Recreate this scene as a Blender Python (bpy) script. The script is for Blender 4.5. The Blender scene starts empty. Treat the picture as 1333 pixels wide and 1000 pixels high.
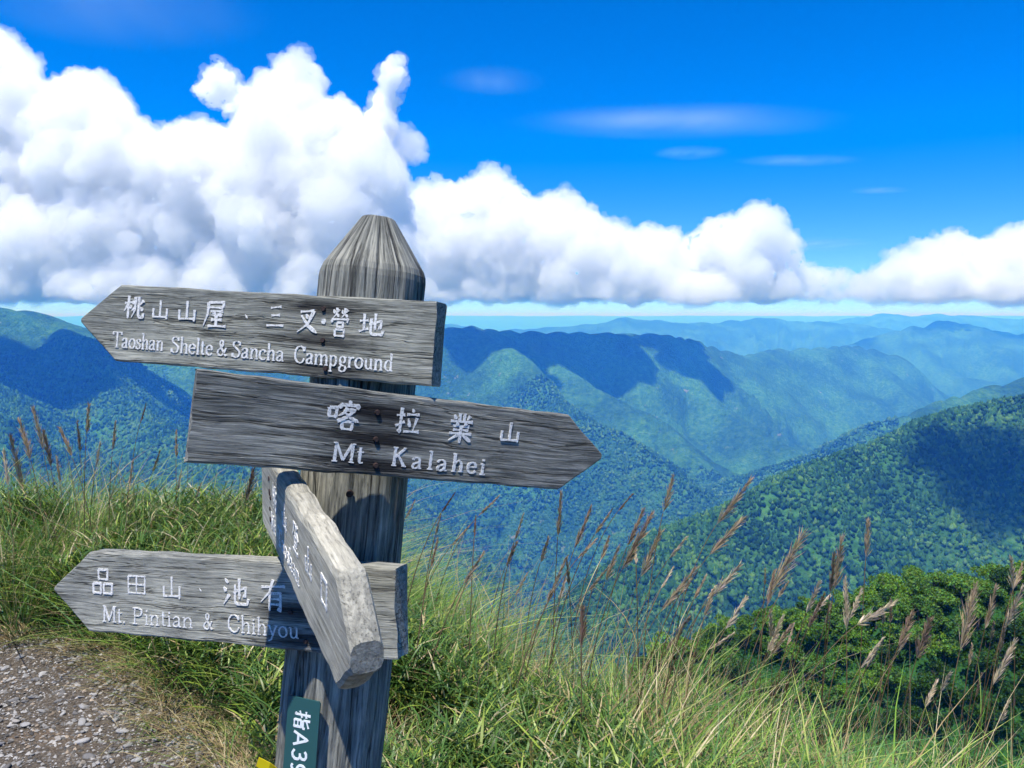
import bpy, bmesh, math, random
import numpy as np
from mathutils import Vector, Matrix

sc = bpy.context.scene
COL = sc.collection
R = math.radians

# ------------------------------------------------------------------ camera, sky, sun, exposure
PITCH = math.atan(0.09)
CAM = Vector((0.0, 0.0, 1.6))
FWD = Vector((0, math.cos(PITCH), -math.sin(PITCH)))
UPV = Vector((0, math.sin(PITCH), math.cos(PITCH)))
cam = bpy.data.objects.new('camera', bpy.data.cameras.new('camera'))
COL.objects.link(cam)
cam.location = CAM
cam.rotation_euler = (R(90) - PITCH, 0, 0)
cam.data.lens = 27.0
cam.data.sensor_width = 36.0
cam.data.clip_start = 0.05
cam.data.clip_end = 200000
sc.camera = cam

SUN = Vector((-0.15, -0.31, 0.94)).normalized()
world = bpy.data.worlds.new('World')
sc.world = world
world.use_nodes = True
wn = world.node_tree
bg = wn.nodes['Background']
sky = wn.nodes.new('ShaderNodeTexSky')
sky.sky_type = 'NISHITA'
sky.sun_disc = False
sky.sun_elevation = math.asin(SUN.z)
sky.sun_rotation = math.atan2(SUN.x, SUN.y)
sky.altitude = 3300
sky.air_density = 1.0
sky.dust_density = 0.0
sky.ozone_density = 6.0
hs = wn.nodes.new('ShaderNodeHueSaturation')
hs.inputs['Hue'].default_value = 0.510
hs.inputs['Saturation'].default_value = 1.38
hs.inputs['Value'].default_value = 1.15
wn.links.new(sky.outputs[0], hs.inputs['Color'])
# the clear band of air low over the horizon is blue all the way round
wtc = wn.nodes.new('ShaderNodeTexCoord'); wsx = wn.nodes.new('ShaderNodeSeparateXYZ'); wn.links.new(wtc.outputs['Generated'], wsx.inputs[0])
wrp = wn.nodes.new('ShaderNodeValToRGB'); wn.links.new(wsx.outputs[2], wrp.inputs[0])
wrp.color_ramp.elements[0].position = 0.0; wrp.color_ramp.elements[0].color = (.36, .54, .76, 1)
wrp.color_ramp.elements[1].position = 0.22; wrp.color_ramp.elements[1].color = (1, 1, 1, 1)
wmx = wn.nodes.new('ShaderNodeMixRGB'); wmx.blend_type = 'MULTIPLY'; wmx.inputs[0].default_value = 1.0
wn.links.new(hs.outputs[0], wmx.inputs[1]); wn.links.new(wrp.outputs[0], wmx.inputs[2])
wn.links.new(wmx.outputs[0], bg.inputs[0])
bg.inputs[1].default_value = 0.15
sun = bpy.data.lights.new('sun', 'SUN')
sun.energy = 5.0
sun.angle = R(0.5)
sun.color = (1.0, 0.945, 0.85)
sun_o = bpy.data.objects.new('sun', sun)
COL.objects.link(sun_o)
sun_o.rotation_euler = SUN.to_track_quat('Z', 'Y').to_euler()
sc.view_settings.view_transform = 'Standard'
sc.view_settings.look = 'None'
sc.view_settings.exposure = 0.5
sc.view_settings.gamma = 1.0
sc.cycles.max_bounces = 18
sc.cycles.diffuse_bounces = 3
sc.cycles.glossy_bounces = 2
sc.cycles.transmission_bounces = 3
sc.cycles.volume_bounces = 16
sc.cycles.transparent_max_bounces = 8
sc.cycles.use_denoising = True
sc.cycles.use_adaptive_sampling = True
sc.cycles.adaptive_threshold = 0.025
sc.cycles.adaptive_min_samples = 16


def P(x, y, d):
    """point seen at pixel (x, y) of the 1333x1000 photograph at depth d"""
    return CAM + d * (FWD + Vector(((x - 666.5) / 1000.0, 0, 0)) + UPV * ((500.0 - y) / 1000.0))


def ray(x, y):
    return P(x, y, 1.0) - CAM


# ------------------------------------------------------------------ helpers
def tag(o, label=None, cat=None, group=None, kind=None):
    if label: o['label'] = label
    if cat: o['category'] = cat
    if group: o['group'] = group
    if kind: o['kind'] = kind
    return o


def mesh_obj(name, V, F, mat=None, parent=None, smooth=False, colors=None):
    me = bpy.data.meshes.new(name)
    V = np.asarray(V, dtype=np.float32)
    if isinstance(F, np.ndarray):
        k = F.shape[1]
        me.vertices.add(len(V)); me.vertices.foreach_set('co', V.ravel())
        me.loops.add(F.size); me.loops.foreach_set('vertex_index', F.astype(np.int32).ravel())
        me.polygons.add(len(F))
        me.polygons.foreach_set('loop_start', np.arange(0, F.size, k, dtype=np.int32))
        me.update(calc_edges=True)
    else:
        me.from_pydata(V.tolist(), [], F)
        me.update()
    if smooth:
        me.polygons.foreach_set('use_smooth', np.ones(len(me.polygons), dtype=bool))
    if colors is not None:
        a = me.color_attributes.new('tint', 'FLOAT_COLOR', 'POINT')
        c = np.ones((len(V), 4), dtype=np.float32); c[:, :3] = colors
        a.data.foreach_set('color', c.ravel())
    if mat: me.materials.append(mat)
    o = bpy.data.objects.new(name, me)
    COL.objects.link(o)
    if parent: o.parent = parent
    return o


def empty(name, loc=(0, 0, 0)):
    o = bpy.data.objects.new(name, None)
    o.empty_display_size = 0.1
    COL.objects.link(o)
    o.location = loc
    return o


class NT:
    """small helper for building node materials"""
    def __init__(self, name):
        self.m = bpy.data.materials.new(name)
        self.m.use_nodes = True
        self.t = self.m.node_tree
        self.t.nodes.clear()
        self.out = self.t.nodes.new('ShaderNodeOutputMaterial')

    def n(self, typ, **kw):
        nd = self.t.nodes.new('ShaderNode' + typ)
        for k, v in kw.items():
            if k in nd.inputs.keys() if isinstance(k, str) else False:
                nd.inputs[k].default_value = v
            else:
                setattr(nd, k, v)
        return nd

    def l(self, a, b):
        self.t.links.new(a, b)

    def mapping(self, scale, coord='Object', rot=(0, 0, 0)):
        tc = self.n('TexCoord'); mp = self.n('Mapping')
        mp.inputs['Scale'].default_value = scale
        mp.inputs['Rotation'].default_value = rot
        self.l(tc.outputs[coord], mp.inputs[0])
        return mp.outputs[0]

    def noise(self, vec, scale, detail=4, rough=.55, dist=0.0):
        nd = self.n('TexNoise')
        nd.inputs['Scale'].default_value = scale
        nd.inputs['Detail'].default_value = detail
        nd.inputs['Roughness'].default_value = rough
        nd.inputs['Distortion'].default_value = dist
        if vec is not None: self.l(vec, nd.inputs['Vector'])
        return nd.outputs[0]

    def ramp(self, fac, stops):
        r = self.n('ValToRGB')
        e = r.color_ramp.elements
        while len(e) > 1: e.remove(e[-1])
        e[0].position = stops[0][0]; e[0].color = tuple(stops[0][1]) + (1,)
        for p, c in stops[1:]:
            q = e.new(p); q.color = tuple(c) + (1,)
        self.l(fac, r.inputs[0])
        return r.outputs[0]

    def mix(self, fac, a, b, mode='MIX'):
        m = self.n('MixRGB'); m.blend_type = mode
        for i, v in ((0, fac), (1, a), (2, b)):
            if hasattr(v, 'is_output'): self.l(v, m.inputs[i])
            elif isinstance(v, (int, float)): m.inputs[i].default_value = v
            else: m.inputs[i].default_value = tuple(v) + (1,)
        return m.outputs[0]

    def math(self, op, a, b=0.0):
        m = self.n('Math'); m.operation = op
        for i, v in ((0, a), (1, b)):
            if hasattr(v, 'is_output'): self.l(v, m.inputs[i])
            else: m.inputs[i].default_value = v
        return m.outputs[0]

    def bump(self, h, strength, dist, normal=None):
        b = self.n('Bump')
        b.inputs['Strength'].default_value = strength
        b.inputs['Distance'].default_value = dist
        self.l(h, b.inputs['Height'])
        if normal is not None: self.l(normal, b.inputs['Normal'])
        return b.outputs[0]

    def principled(self, color, rough=.8, normal=None, spec=.25, metallic=0.0):
        p = self.n('BsdfPrincipled')
        if hasattr(color, 'is_output'): self.l(color, p.inputs['Base Color'])
        else: p.inputs['Base Color'].default_value = tuple(color) + (1,)
        if hasattr(rough, 'is_output'): self.l(rough, p.inputs['Roughness'])
        else: p.inputs['Roughness'].default_value = rough
        p.inputs['Specular IOR Level'].default_value = spec
        p.inputs['Metallic'].default_value = metallic
        if normal is not None: self.l(normal, p.inputs['Normal'])
        self.l(p.outputs[0], self.out.inputs['Surface'])
        return p


# ------------------------------------------------------------------ numpy noise
_prng = np.random.RandomState(11)
_perm = _prng.permutation(256)
_perm = np.concatenate([_perm, _perm, _perm])
_ga = _prng.rand(256) * 2 * np.pi
_gx, _gy = np.cos(_ga), np.sin(_ga)


def perlin(x, y):
    xi = np.floor(x).astype(int); yi = np.floor(y).astype(int)
    xf = x - xi; yf = y - yi
    u = xf * xf * xf * (xf * (xf * 6 - 15) + 10); v = yf * yf * yf * (yf * (yf * 6 - 15) + 10)
    X = xi & 255; Y = yi & 255
    def g(ix, iy, dx, dy):
        h = _perm[_perm[ix & 255] + (iy & 255)]
        return _gx[h] * dx + _gy[h] * dy
    a = g(X, Y, xf, yf); b = g(X + 1, Y, xf - 1, yf); c = g(X, Y + 1, xf, yf - 1); d = g(X + 1, Y + 1, xf - 1, yf - 1)
    return (a + u * (b - a)) * (1 - v) + (c + u * (d - c)) * v


def fbm(x, y, o=4):
    s = 0; a = 1; f = 1
    for _ in range(o):
        s = s + a * perlin(x * f + 17.3 * _, y * f - 9.1 * _); a *= .5; f *= 2.03
    return s


def ridged(x, y, o=4):
    s = 0; a = 1; f = 1
    for _ in range(o):
        s = s + a * (1 - 2 * np.abs(perlin(x * f + 5.7 * _, y * f + 3.3 * _))); a *= .5; f *= 2.1
    return s / 1.6


# ------------------------------------------------------------------ terrain
def px(*pts): return [P(a, b, c) for a, b, c in pts]

# crest lines of the ridges (photograph pixel, depth in metres), flank slope, spur size
RIDGES = [
    (px((-500, 402, 3100), (-200, 396, 3100), (-60, 393, 3200), (0, 399, 3300), (60, 412, 3500), (110, 424, 3700), (200, 440, 3900), (300, 450, 4000), (420, 448, 4100), (500, 440, 4150), (560, 428, 4200), (600, 424, 4300), (640, 430, 4500), (700, 431, 4700), (760, 432, 4900), (850, 435, 5200), (905, 443, 5500), (955, 458, 5700), (985, 463, 5900), (1040, 453, 6500), (1100, 449, 7000), (1150, 462, 7200), (1200, 490, 7300), (1245, 520, 7400)), .62, 1.0),
    (px((600, 428, 4300), (680, 462, 3900), (740, 500, 3550), (800, 548, 3250), (850, 592, 3000), (880, 632, 2850)), .66, .7),
    (px((700, 433, 4700), (722, 466, 4450), (790, 510, 4150), (880, 560, 3850), (940, 602, 3650)), .66, .7),
    (px((850, 437, 5200), (842, 468, 5000), (910, 508, 4650), (980, 553, 4350), (1035, 588, 4100)), .66, .7),
    (px((1100, 451, 7000), (1150, 488, 6400), (1185, 530, 5900)), .6, .7),
    (px((60, 414, 3500), (130, 470, 2950), (200, 540, 2450), (262, 620, 2050)), .62, .8),
    (px((-120, 400, 3200), (-40, 480, 2500), (20, 560, 2000)), .62, .8),
    (px((420, 450, 4100), (400, 520, 3400), (425, 600, 2750), (470, 680, 2200)), .62, .8),
    (px((1600, 420, 3700), (1333, 500, 3450), (1230, 523, 3350), (1130, 560, 3300), (1040, 594, 3250)), .6, .6),
    (px((1700, 440, 1600), (1333, 535, 1500), (1250, 560, 1450), (1100, 612, 1400), (950, 692, 1300), (885, 745, 1200)), .60, .55),
    (px((1800, 718, 118), (1500, 742, 120), (1333, 762, 122), (1200, 774, 128), (1060, 808, 136), (950, 832, 142), (880, 860, 142)), 1.0, .02),
    (px((900, 440, 20000), (1050, 424, 20000), (1110, 414, 20000), (1150, 408, 20000), (1185, 412, 20000), (1230, 408, 20000), (1290, 413, 20000), (1333, 416, 20000), (1450, 407, 20000), (1700, 412, 20000)), .3, 1.6),
    (px((300, 430, 13000), (500, 428, 13000), (590, 420, 13000), (650, 429, 13000), (740, 425, 13000), (815, 413, 13000), (900, 421, 13300), (990, 414, 13600), (1050, 417, 13600), (1110, 421, 13600), (1200, 432, 13600)), .35, 1.5),
    (px((985, 474, 8800), (1050, 458, 9000), (1100, 447, 9200), (1170, 428, 9400), (1240, 416, 9500), (1290, 425, 9600), (1333, 433, 9700), (1450, 416, 9800), (1700, 410, 9800)), .42, 1.5),
    (px((1240, 418, 9500), (1200, 445, 9000), (1230, 480, 8300), (1290, 498, 7900)), .42, 1.0),
]
RIDGES = [(np.array([p[:] for p in c]), s, k) for c, s, k in RIDGES]


def near_h(x, y):
    e = np.interp(x, [-8, -4, -1.5, -.6, 0, 1, 1.8, 3, 8, 40], [5.6, 5.4, 5.0, 4.2, 3.1, 2.35, 1.75, 1.1, -.6, -10])
    d = y - e
    fall = .70 * (np.sqrt(d * d + .5) + d) * .5
    return -fall + .20 * np.exp(-((y - 4.9) / 1.0) ** 2) / (1 + np.exp(np.clip((x + .9) * 3, -30, 30)))


def H(x, y, detail=True):
    r = np.hypot(x, y)
    close = r.size == 0 or float(r.max()) < 30
    w = np.clip((r - 60) / 900, 0, 1)
    wx = x + 260 * w * fbm(x / 1500, y / 1500, 4); wy = y + 260 * w * fbm(x / 1500 + 40, y / 1500 + 9, 4)
    h = np.full(x.shape, -1250.0) + 1180 * np.clip((r - 20000) / 30000, 0, 1) + 60 * fbm(x / 2500, y / 2500, 3) * np.clip(r / 3000, 0, 1)
    for i, (c, s, k) in enumerate([] if close else RIDGES):
        bd = np.full(x.shape, 1e12); bz = np.zeros(x.shape); bt = np.zeros(x.shape); acc = 0.0
        near = (i == 10)
        X, Y = (x, y) if near else (wx, wy)
        for a, b in zip(c[:-1], c[1:]):
            ab = b[:2] - a[:2]; L = math.hypot(*ab)
            t = np.clip(((X - a[0]) * ab[0] + (Y - a[1]) * ab[1]) / (L * L), 0, 1)
            d2 = (X - a[0] - t * ab[0]) ** 2 + (Y - a[1] - t * ab[1]) ** 2
            m = d2 < bd
            bd = np.where(m, d2, bd); bz = np.where(m, a[2] + t * (b[2] - a[2]), bz); bt = np.where(m, acc + t * L, bt)
            acc += L
        d = np.sqrt(bd)
        if near:
            hh = bz - np.sqrt((s * d) ** 2 + 9) + 3 + 1.5 * fbm(x / 14, y / 14, 3)
        else:
            sp = ridged(bt / (520 * k) + i * 7.7, d / (1900 * k) + i * 3.1, 3)
            hh = bz - s * 1.28 * (np.sqrt(d * d + 600) - 24.5) + (sp - .55) * np.minimum(d, 900 * k) * .42 * np.minimum(1, .4 + k)
            hh += k * 16 * fbm(X / (210 * k) + i, Y / (210 * k), 3) * np.clip(d / 60, .3, 1) + k * 26 * (ridged(X / (430 * k) + 2 * i, Y / (430 * k), 3) - .4) * np.clip(d / 150, .15, 1)
        h = np.maximum(h, hh)
    own = near_h(x, y) * np.where(y > 0, 1.0, 1.0) - np.clip(r - 25, 0, None) * .06
    own = own + np.clip((r - 8) / 30, 0, 1) * 1.2 * fbm(x / 11, y / 11, 4) + .10 * fbm(x / 1.3, y / 1.3, 3) * np.clip((r - 2.2) / 3, 0.15, 1)
    return np.maximum(h, own)


def HZ(x, y): return float(H(np.array([float(x)]), np.array([float(y)]))[0])

az_in = np.linspace(-R(46), R(46), 720)
az_out = np.linspace(R(46), R(314), 90)[1:-1]
AZ = np.concatenate([az_in, az_out])
RR = np.exp(np.linspace(math.log(.6), math.log(52000), 540))
a2, r2 = np.meshgrid(AZ, RR)
TX = np.sin(a2) * r2; TY = np.cos(a2) * r2
TZ = H(TX, TY)
NA = len(AZ)


def polar(i0, i1, name, mat, cap=False):
    st = 3 if cap else 1
    V = np.stack([TX[i0:i1, ::st], TY[i0:i1, ::st], TZ[i0:i1, ::st]], -1); NA = V.shape[1]; V = V.reshape(-1, 3)
    n = i1 - i0
    i, j = np.meshgrid(np.arange(n - 1), np.arange(NA), indexing='ij')
    j2 = (j + 1) % NA
    F = np.stack([i * NA + j, i * NA + j2, (i + 1) * NA + j2, (i + 1) * NA + j], -1).reshape(-1, 4)
    F = F[:, ::-1].copy()
    return mesh_obj(name, V, F, mat, smooth=True)

# --- materials of the setting
n = NT('soil')
co = n.mapping((1, 1, 1))
c = n.ramp(n.noise(co, 9, 8, .65), [(.3, (.035, .028, .018)), (.55, (.085, .068, .045)), (.75, (.14, .115, .08))])
n.principled(c, .95, n.bump(n.noise(co, 60, 6), .6, .02), .1)
M_SOIL = n.m

n = NT('forest_slope')
co = n.mapping((1, 1, 1))
big = n.noise(co, 1 / 420, 5, .6)
fine = n.noise(co, 1 / 26, 6, .7)
vor = n.n('TexVoronoi'); vor.inputs['Scale'].default_value = 1 / 11; n.l(co, vor.inputs['Vector'])
c = n.ramp(fine, [(.30, (.008, .030, .011)), (.5, (.024, .080, .021)), (.68, (.052, .130, .034))])
c2 = n.ramp(fine, [(.30, (.016, .058, .014)), (.5, (.050, .160, .034)), (.70, (.105, .235, .055))])
c = n.mix(n.ramp(big, [(.42, (0, 0, 0)), (.60, (1, 1, 1))]), c, c2)
geo = n.n('NewGeometry'); sx = n.n('SeparateXYZ'); n.l(geo.outputs['Normal'], sx.inputs[0])
rock = n.math('MULTIPLY', n.math('SUBTRACT', n.noise(co, 1 / 90, 7, .7), .63), 12)
rock = n.math('MULTIPLY', rock, n.math('LESS_THAN', sx.outputs[2], .80))
rk = n.n('Clamp'); n.l(rock, rk.inputs[0])
c = n.mix(rk.outputs[0], c, (.26, .24, .20))
bmp = n.bump(n.math('SUBTRACT', n.math('MULTIPLY', fine, 1.0), n.math('MULTIPLY', vor.outputs['Distance'], .5)), 1.0, 14)
n.principled(c, .95, bmp, .05)
M_FOREST = n.m

split = int(np.searchsorted(RR, 14))
ground = polar(0, split + 2, 'ground', M_SOIL, True)
tag(ground, kind='structure')
mount = polar(split, len(RR), 'mountains', M_FOREST)
tag(mount, kind='structure')


# ------------------------------------------------------------------ plant materials
def leaf_mat(name, transl=.35, rough=.55, spec=.25, attr='tint', fixed=None):
    n = NT(name)
    if fixed is None:
        a = n.n('Attribute'); a.attribute_name = attr; c = a.outputs['Color']
    else:
        oi = n.n('ObjectInfo')
        c = n.ramp(oi.outputs['Random'], fixed)
    p = n.principled(c, rough, None, spec)
    tr = n.n('BsdfTranslucent'); n.l(c, tr.inputs[0])
    mx = n.n('MixShader'); mx.inputs[0].default_value = transl
    n.l(p.outputs[0], mx.inputs[1]); n.l(tr.outputs[0], mx.inputs[2]); n.l(mx.outputs[0], n.out.inputs['Surface'])
    return n.m

M_GRASS = leaf_mat('grass_blades', .3, .42, .38)
M_PLUME = leaf_mat('plume', .25, .8, .1)
M_BARK = (lambda n: (n.principled(n.ramp(n.noise(n.mapping((1, 1, .2)), 8, 6), [(.3, (.05, .04, .03)), (.7, (.16, .13, .10))]), .95), n.m)[1])(NT('bark'))

# ------------------------------------------------------------------ forest on the far slopes: one mass of crowns
def crown_blob(seed, sub=2, conifer=False):
    rg = np.random.RandomState(seed)
    bm = bmesh.new(); bmesh.ops.create_icosphere(bm, subdivisions=sub, radius=1)
    V = np.array([v.co[:] for v in bm.verts]); F = np.array([[v.index for v in f.verts] for f in bm.faces]); bm.free()
    dirs = rg.normal(size=(14, 3)); dirs /= np.linalg.norm(dirs, axis=1)[:, None]
    k = (V @ dirs.T).max(1)
    V = V * (.62 + .45 * k ** 4)[:, None] * (1 + .16 * rg.randn(len(V)))[:, None]
    V[:, 2] = V[:, 2] * (1.7 if conifer else 1.25)
    if conifer: V[:, :2] *= np.clip(1.0 - .45 * V[:, 2], .12, 1.3)[:, None] * .8
    return V, F


n = NT('tree_crown')
oi = n.n('ObjectInfo')
at = n.n('Attribute'); at.attribute_name = 'hue'; at.attribute_type = 'INSTANCER'
c = n.ramp(at.outputs['Fac'], [(0, (.008, .034, .012)), (.35, (.022, .082, .020)), (.7, (.048, .135, .030)), (1, (.095, .20, .048))])
cn = n.noise(n.mapping((1, 1, 1)), 2.2, 5, .7)
c = n.mix(.8, c, n.ramp(cn, [(.3, (.35, .4, .35)), (.7, (1.5, 1.4, 1.2))]), 'MULTIPLY')
n.principled(c, .9, n.bump(cn, 1.0, .5), .08)
M_CROWN = n.m

rg = np.random.RandomState(5)


def scatter(nn, r0, r1, a0, a1):
    r = np.sqrt(rg.uniform(r0 * r0, r1 * r1, nn)); a = rg.uniform(R(a0), R(a1), nn)
    return np.sin(a) * r, np.cos(a) * r

pts = []
for nn, r0, r1, s0, s1 in ((26000, 150, 1050, 2.6, 4.4), (62000, 1000, 1900, 2.6, 5.2), (62000, 1900, 3700, 4.2, 7.5)):
    x, y = scatter(nn, r0, r1, -38, 40)
    z = H(x, y)
    s = (s0 + (s1 - s0) * rg.rand(nn) ** 1.5) * (1 + .5 * fbm(x / 60, y / 60, 2))
    hue = np.clip(.42 + .6 * fbm(x / 190, y / 190, 4) + .28 * rg.randn(nn), 0, 1)
    keep = (s > 1.5) & ~((r0 < 200) & (np.hypot(x, y) < 160))
    # stands thin out on the crags
    pts.append(np.stack([x, y, z + s * .6, s, hue], -1)[keep])
pts = np.concatenate(pts)


def instancer(name, pts, protos, mat):
    """a point cloud object whose geometry nodes set one crown on every point"""
    o = mesh_obj(name, pts[:, :3], [], None)
    me = o.data
    for nm, k in (('size', 3), ('hue', 4)):
        a = me.attributes.new(nm, 'FLOAT', 'POINT'); a.data.foreach_set('value', pts[:, k].astype(np.float32))
    pick = rg.randint(0, len(protos), len(pts))
    a = me.attributes.new('pick', 'INT', 'POINT'); a.data.foreach_set('value', pick.astype(np.int32))
    g = bpy.data.node_groups.new(name, 'GeometryNodeTree')
    g.interface.new_socket('Geometry', in_out='INPUT', socket_type='NodeSocketGeometry')
    g.interface.new_socket('Geometry', in_out='OUTPUT', socket_type='NodeSocketGeometry')
    N = lambda t: g.nodes.new(t)
    gi, go, jn = N('NodeGroupInput'), N('NodeGroupOutput'), N('GeometryNodeJoinGeometry')

    def attr(nm, dt):
        q = N('GeometryNodeInputNamedAttribute'); q.data_type = dt; q.inputs['Name'].default_value = nm; return q
    rv = N('FunctionNodeRandomValue'); rv.data_type = 'FLOAT'; rv.inputs[3].default_value = 6.283
    cx = N('ShaderNodeCombineXYZ'); g.links.new(rv.outputs[1], cx.inputs[2])
    for i, pr in enumerate(protos):
        iop = N('GeometryNodeInstanceOnPoints'); oi = N('GeometryNodeObjectInfo'); oi.inputs['Object'].default_value = pr
        cmp = N('FunctionNodeCompare'); cmp.data_type = 'INT'; cmp.operation = 'EQUAL'
        g.links.new(attr('pick', 'INT').outputs[0], cmp.inputs[2]); cmp.inputs[3].default_value = i
        g.links.new(gi.outputs[0], iop.inputs['Points']); g.links.new(cmp.outputs[0], iop.inputs['Selection'])
        g.links.new(oi.outputs['Geometry'], iop.inputs['Instance'])
        g.links.new(cx.outputs[0], iop.inputs['Rotation'])
        g.links.new(attr('size', 'FLOAT').outputs[0], iop.inputs['Scale'])
        g.links.new(iop.outputs[0], jn.inputs[0])
    g.links.new(jn.outputs[0], go.inputs[0])
    md = o.modifiers.new('crowns', 'NODES'); md.node_group = g
    return o

protos = []
for i in range(4):
    V, F = crown_blob(i + 3, 2, i > 1)
    o = mesh_obj('tree_crown', V, F, M_CROWN, smooth=True)
    COL.objects.unlink(o)
    protos.append(o)
forest = instancer('forest', pts, protos, M_CROWN)
tag(forest, 'dense green forest covering the valley slopes below the ridge', 'forest', kind='stuff')

# ------------------------------------------------------------------ trees on the near spur: individuals
def leaf_crown(seed, nl=420, flat=.75):
    rg = np.random.RandomState(seed)
    V = []; F = []; Cc = []; n0 = 0
    lobes = rg.normal(size=(11, 3)) * (.5, .5, .3); lobes[:, 2] += .15
    lr = rg.uniform(.32, .55, 11)
    base = np.array([.066, .165, .028])
    for k in range(nl):
        li = rg.randint(11)
        d = rg.normal(size=3); d /= np.linalg.norm(d)
        if d[2] < -.3: d[2] *= -1
        p = lobes[li] + d * lr[li] * rg.uniform(.6, 1.05); p[2] *= flat
        t = rg.normal(size=3); t /= np.linalg.norm(t); b = np.cross(t, d + .5 * rg.normal(size=3)); b /= np.linalg.norm(b) + 1e-6
        s = rg.uniform(.09, .19)
        q = [p - t * s * .5, p + b * s * .32, p + t * s * .6, p - b * s * .32]
        V += q; F.append((n0, n0 + 1, n0 + 2, n0 + 3)); n0 += 4
        Cc += [base * rg.uniform(.55, 1.6) * np.array([rg.uniform(.8, 1.5), 1, rg.uniform(.7, 1.3)])] * 4
    return np.array(V), np.array(F), np.array(Cc)


def trunk_mesh(seed):
    rg = np.random.RandomState(seed)
    V = []; F = []
    def limb(a, b, r0, r1):
        n0 = len(V); a = np.array(a); b = np.array(b); d = b - a; d = d / np.linalg.norm(d)
        u = np.cross(d, (.3, .9, .1)); u /= np.linalg.norm(u); v = np.cross(d, u)
        for c_, r_ in ((a, r0), ((a + b) / 2 + rg.randn(3) * .03, (r0 + r1) / 2), (b, r1)):
            for k in range(6):
                an = k * math.pi / 3; V.append(c_ + r_ * (math.cos(an) * u + math.sin(an) * v))
        for s in range(2):
            for k in range(6):
                F.append((n0 + s * 6 + k, n0 + s * 6 + (k + 1) % 6, n0 + s * 6 + 6 + (k + 1) % 6, n0 + s * 6 + 6 + k))
    limb((0, 0, -1.3), (.04, .02, -.2), .09, .06)
    for k in range(5):
        an = k * 1.26 + rg.rand(); limb((.04, .02, -.25), (.5 * math.cos(an), .5 * math.sin(an), .25 + .2 * rg.rand()), .045, .015)
    return np.array(V), np.array(F)

M_NEARLEAF = leaf_mat('near_leaves', .3, .6, .15)
tree_proto = []
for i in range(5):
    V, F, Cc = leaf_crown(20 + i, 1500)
    Cc = Cc * [(1, 1, 1), (1.35, 1.25, 1.1), (.36, .46, .48), (1.6, 1.45, 1.0), (.48, .54, .5)][i]  # two of the variants have shade worked into their leaf colour
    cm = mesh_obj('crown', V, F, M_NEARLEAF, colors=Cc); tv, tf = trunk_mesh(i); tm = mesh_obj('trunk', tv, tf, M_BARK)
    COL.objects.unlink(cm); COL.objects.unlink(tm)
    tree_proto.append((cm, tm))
rt = random.Random(8)
spur = RIDGES[10][0]
nt_ = 0
cand = []
for _ in range(9000):
    pxx = rt.uniform(840, 1390); d = rt.uniform(62, 158)
    cand.append((( pxx - 666.5) / 1000 * d, d))
cx_ = np.array([q[0] for q in cand]); cy_ = np.array([q[1] for q in cand]); cz_ = H(cx_, cy_)
placed = []
for x, y, z in zip(cx_, cy_, cz_):
    s = rt.uniform(1.9, 3.1)
    if any((x - a) ** 2 + (y - b) ** 2 < (.52 * (s + c)) ** 2 for a, b, c in placed): continue
    # seen from the camera: is the ground here above the grass bank?
    v = 400 - (z + 2 - 1.6) / y * 1000
    if v > 950: continue
    placed.append((x, y, s))
    if len(placed) > 292: break
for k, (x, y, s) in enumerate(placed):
    shade_dark_ = y < 114 or rt.random() < .08  # near flank takes the leaf colours darkened for shade, a few elsewhere too
    cm, tm = tree_proto[rt.choice([2, 4]) if shade_dark_ else rt.choice([0, 1, 3])]
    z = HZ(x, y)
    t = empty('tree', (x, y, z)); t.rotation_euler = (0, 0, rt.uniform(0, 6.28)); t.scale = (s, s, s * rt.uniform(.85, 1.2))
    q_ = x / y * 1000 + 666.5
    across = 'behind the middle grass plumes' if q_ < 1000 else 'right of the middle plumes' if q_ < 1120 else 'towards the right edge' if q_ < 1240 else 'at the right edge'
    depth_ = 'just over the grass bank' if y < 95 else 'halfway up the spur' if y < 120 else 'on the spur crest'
    tag(t, '%s low tree %s, %s' % ('shade-coloured dark green' if shade_dark_ else 'bright green', depth_, across), 'tree', 'trees %s, %s' % (depth_, across))
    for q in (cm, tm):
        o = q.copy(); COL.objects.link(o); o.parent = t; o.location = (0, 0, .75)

# ------------------------------------------------------------------ gravel path
PB_Y = [-3, 0, 1.5, 2.2, 2.7, 3.2, 3.6, 3.78, 3.95]
PB_X = [.9, .7, 0.0, -.55, -.95, -1.42, -1.95, -2.6, -9]


def path_edge(y): return np.interp(y, PB_Y, PB_X)


def in_path(x, y):
    e = path_edge(y) + .12 * fbm(x * 2.2, y * 2.2, 3)
    return (x < e) & (y < 3.95)

gx = np.arange(-6, 1.4, .05); gy = np.arange(-2.5, 4.1, .05)
XX, YY = np.meshgrid(gx, gy)
ZZ = H(XX, YY) + .012 + .008 * fbm(XX * 5, YY * 5, 3)
inn = in_path(XX, YY)
idx = np.arange(XX.size).reshape(XX.shape)
cell = inn[:-1, :-1] & inn[1:, :-1] & inn[:-1, 1:] & inn[1:, 1:]
F = np.stack([idx[:-1, :-1][cell], idx[:-1, 1:][cell], idx[1:, 1:][cell], idx[1:, :-1][cell]], -1)
used, inv = np.unique(F.ravel(), return_inverse=True)
V = np.stack([XX.ravel(), YY.ravel(), ZZ.ravel()], -1)[used]
n = NT('gravel_soil')
co = n.mapping((1, 1, 1))
big = n.noise(co, 2.3, 5, .6)
fine = n.noise(co, 70, 6, .7)
c = n.ramp(fine, [(.3, (.045, .036, .026)), (.5, (.12, .10, .078)), (.7, (.25, .22, .18))])
c = n.mix(n.ramp(big, [(.55, (0, 0, 0)), (.72, (.8, .8, .8))]), c, (.22, .15, .09))
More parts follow.
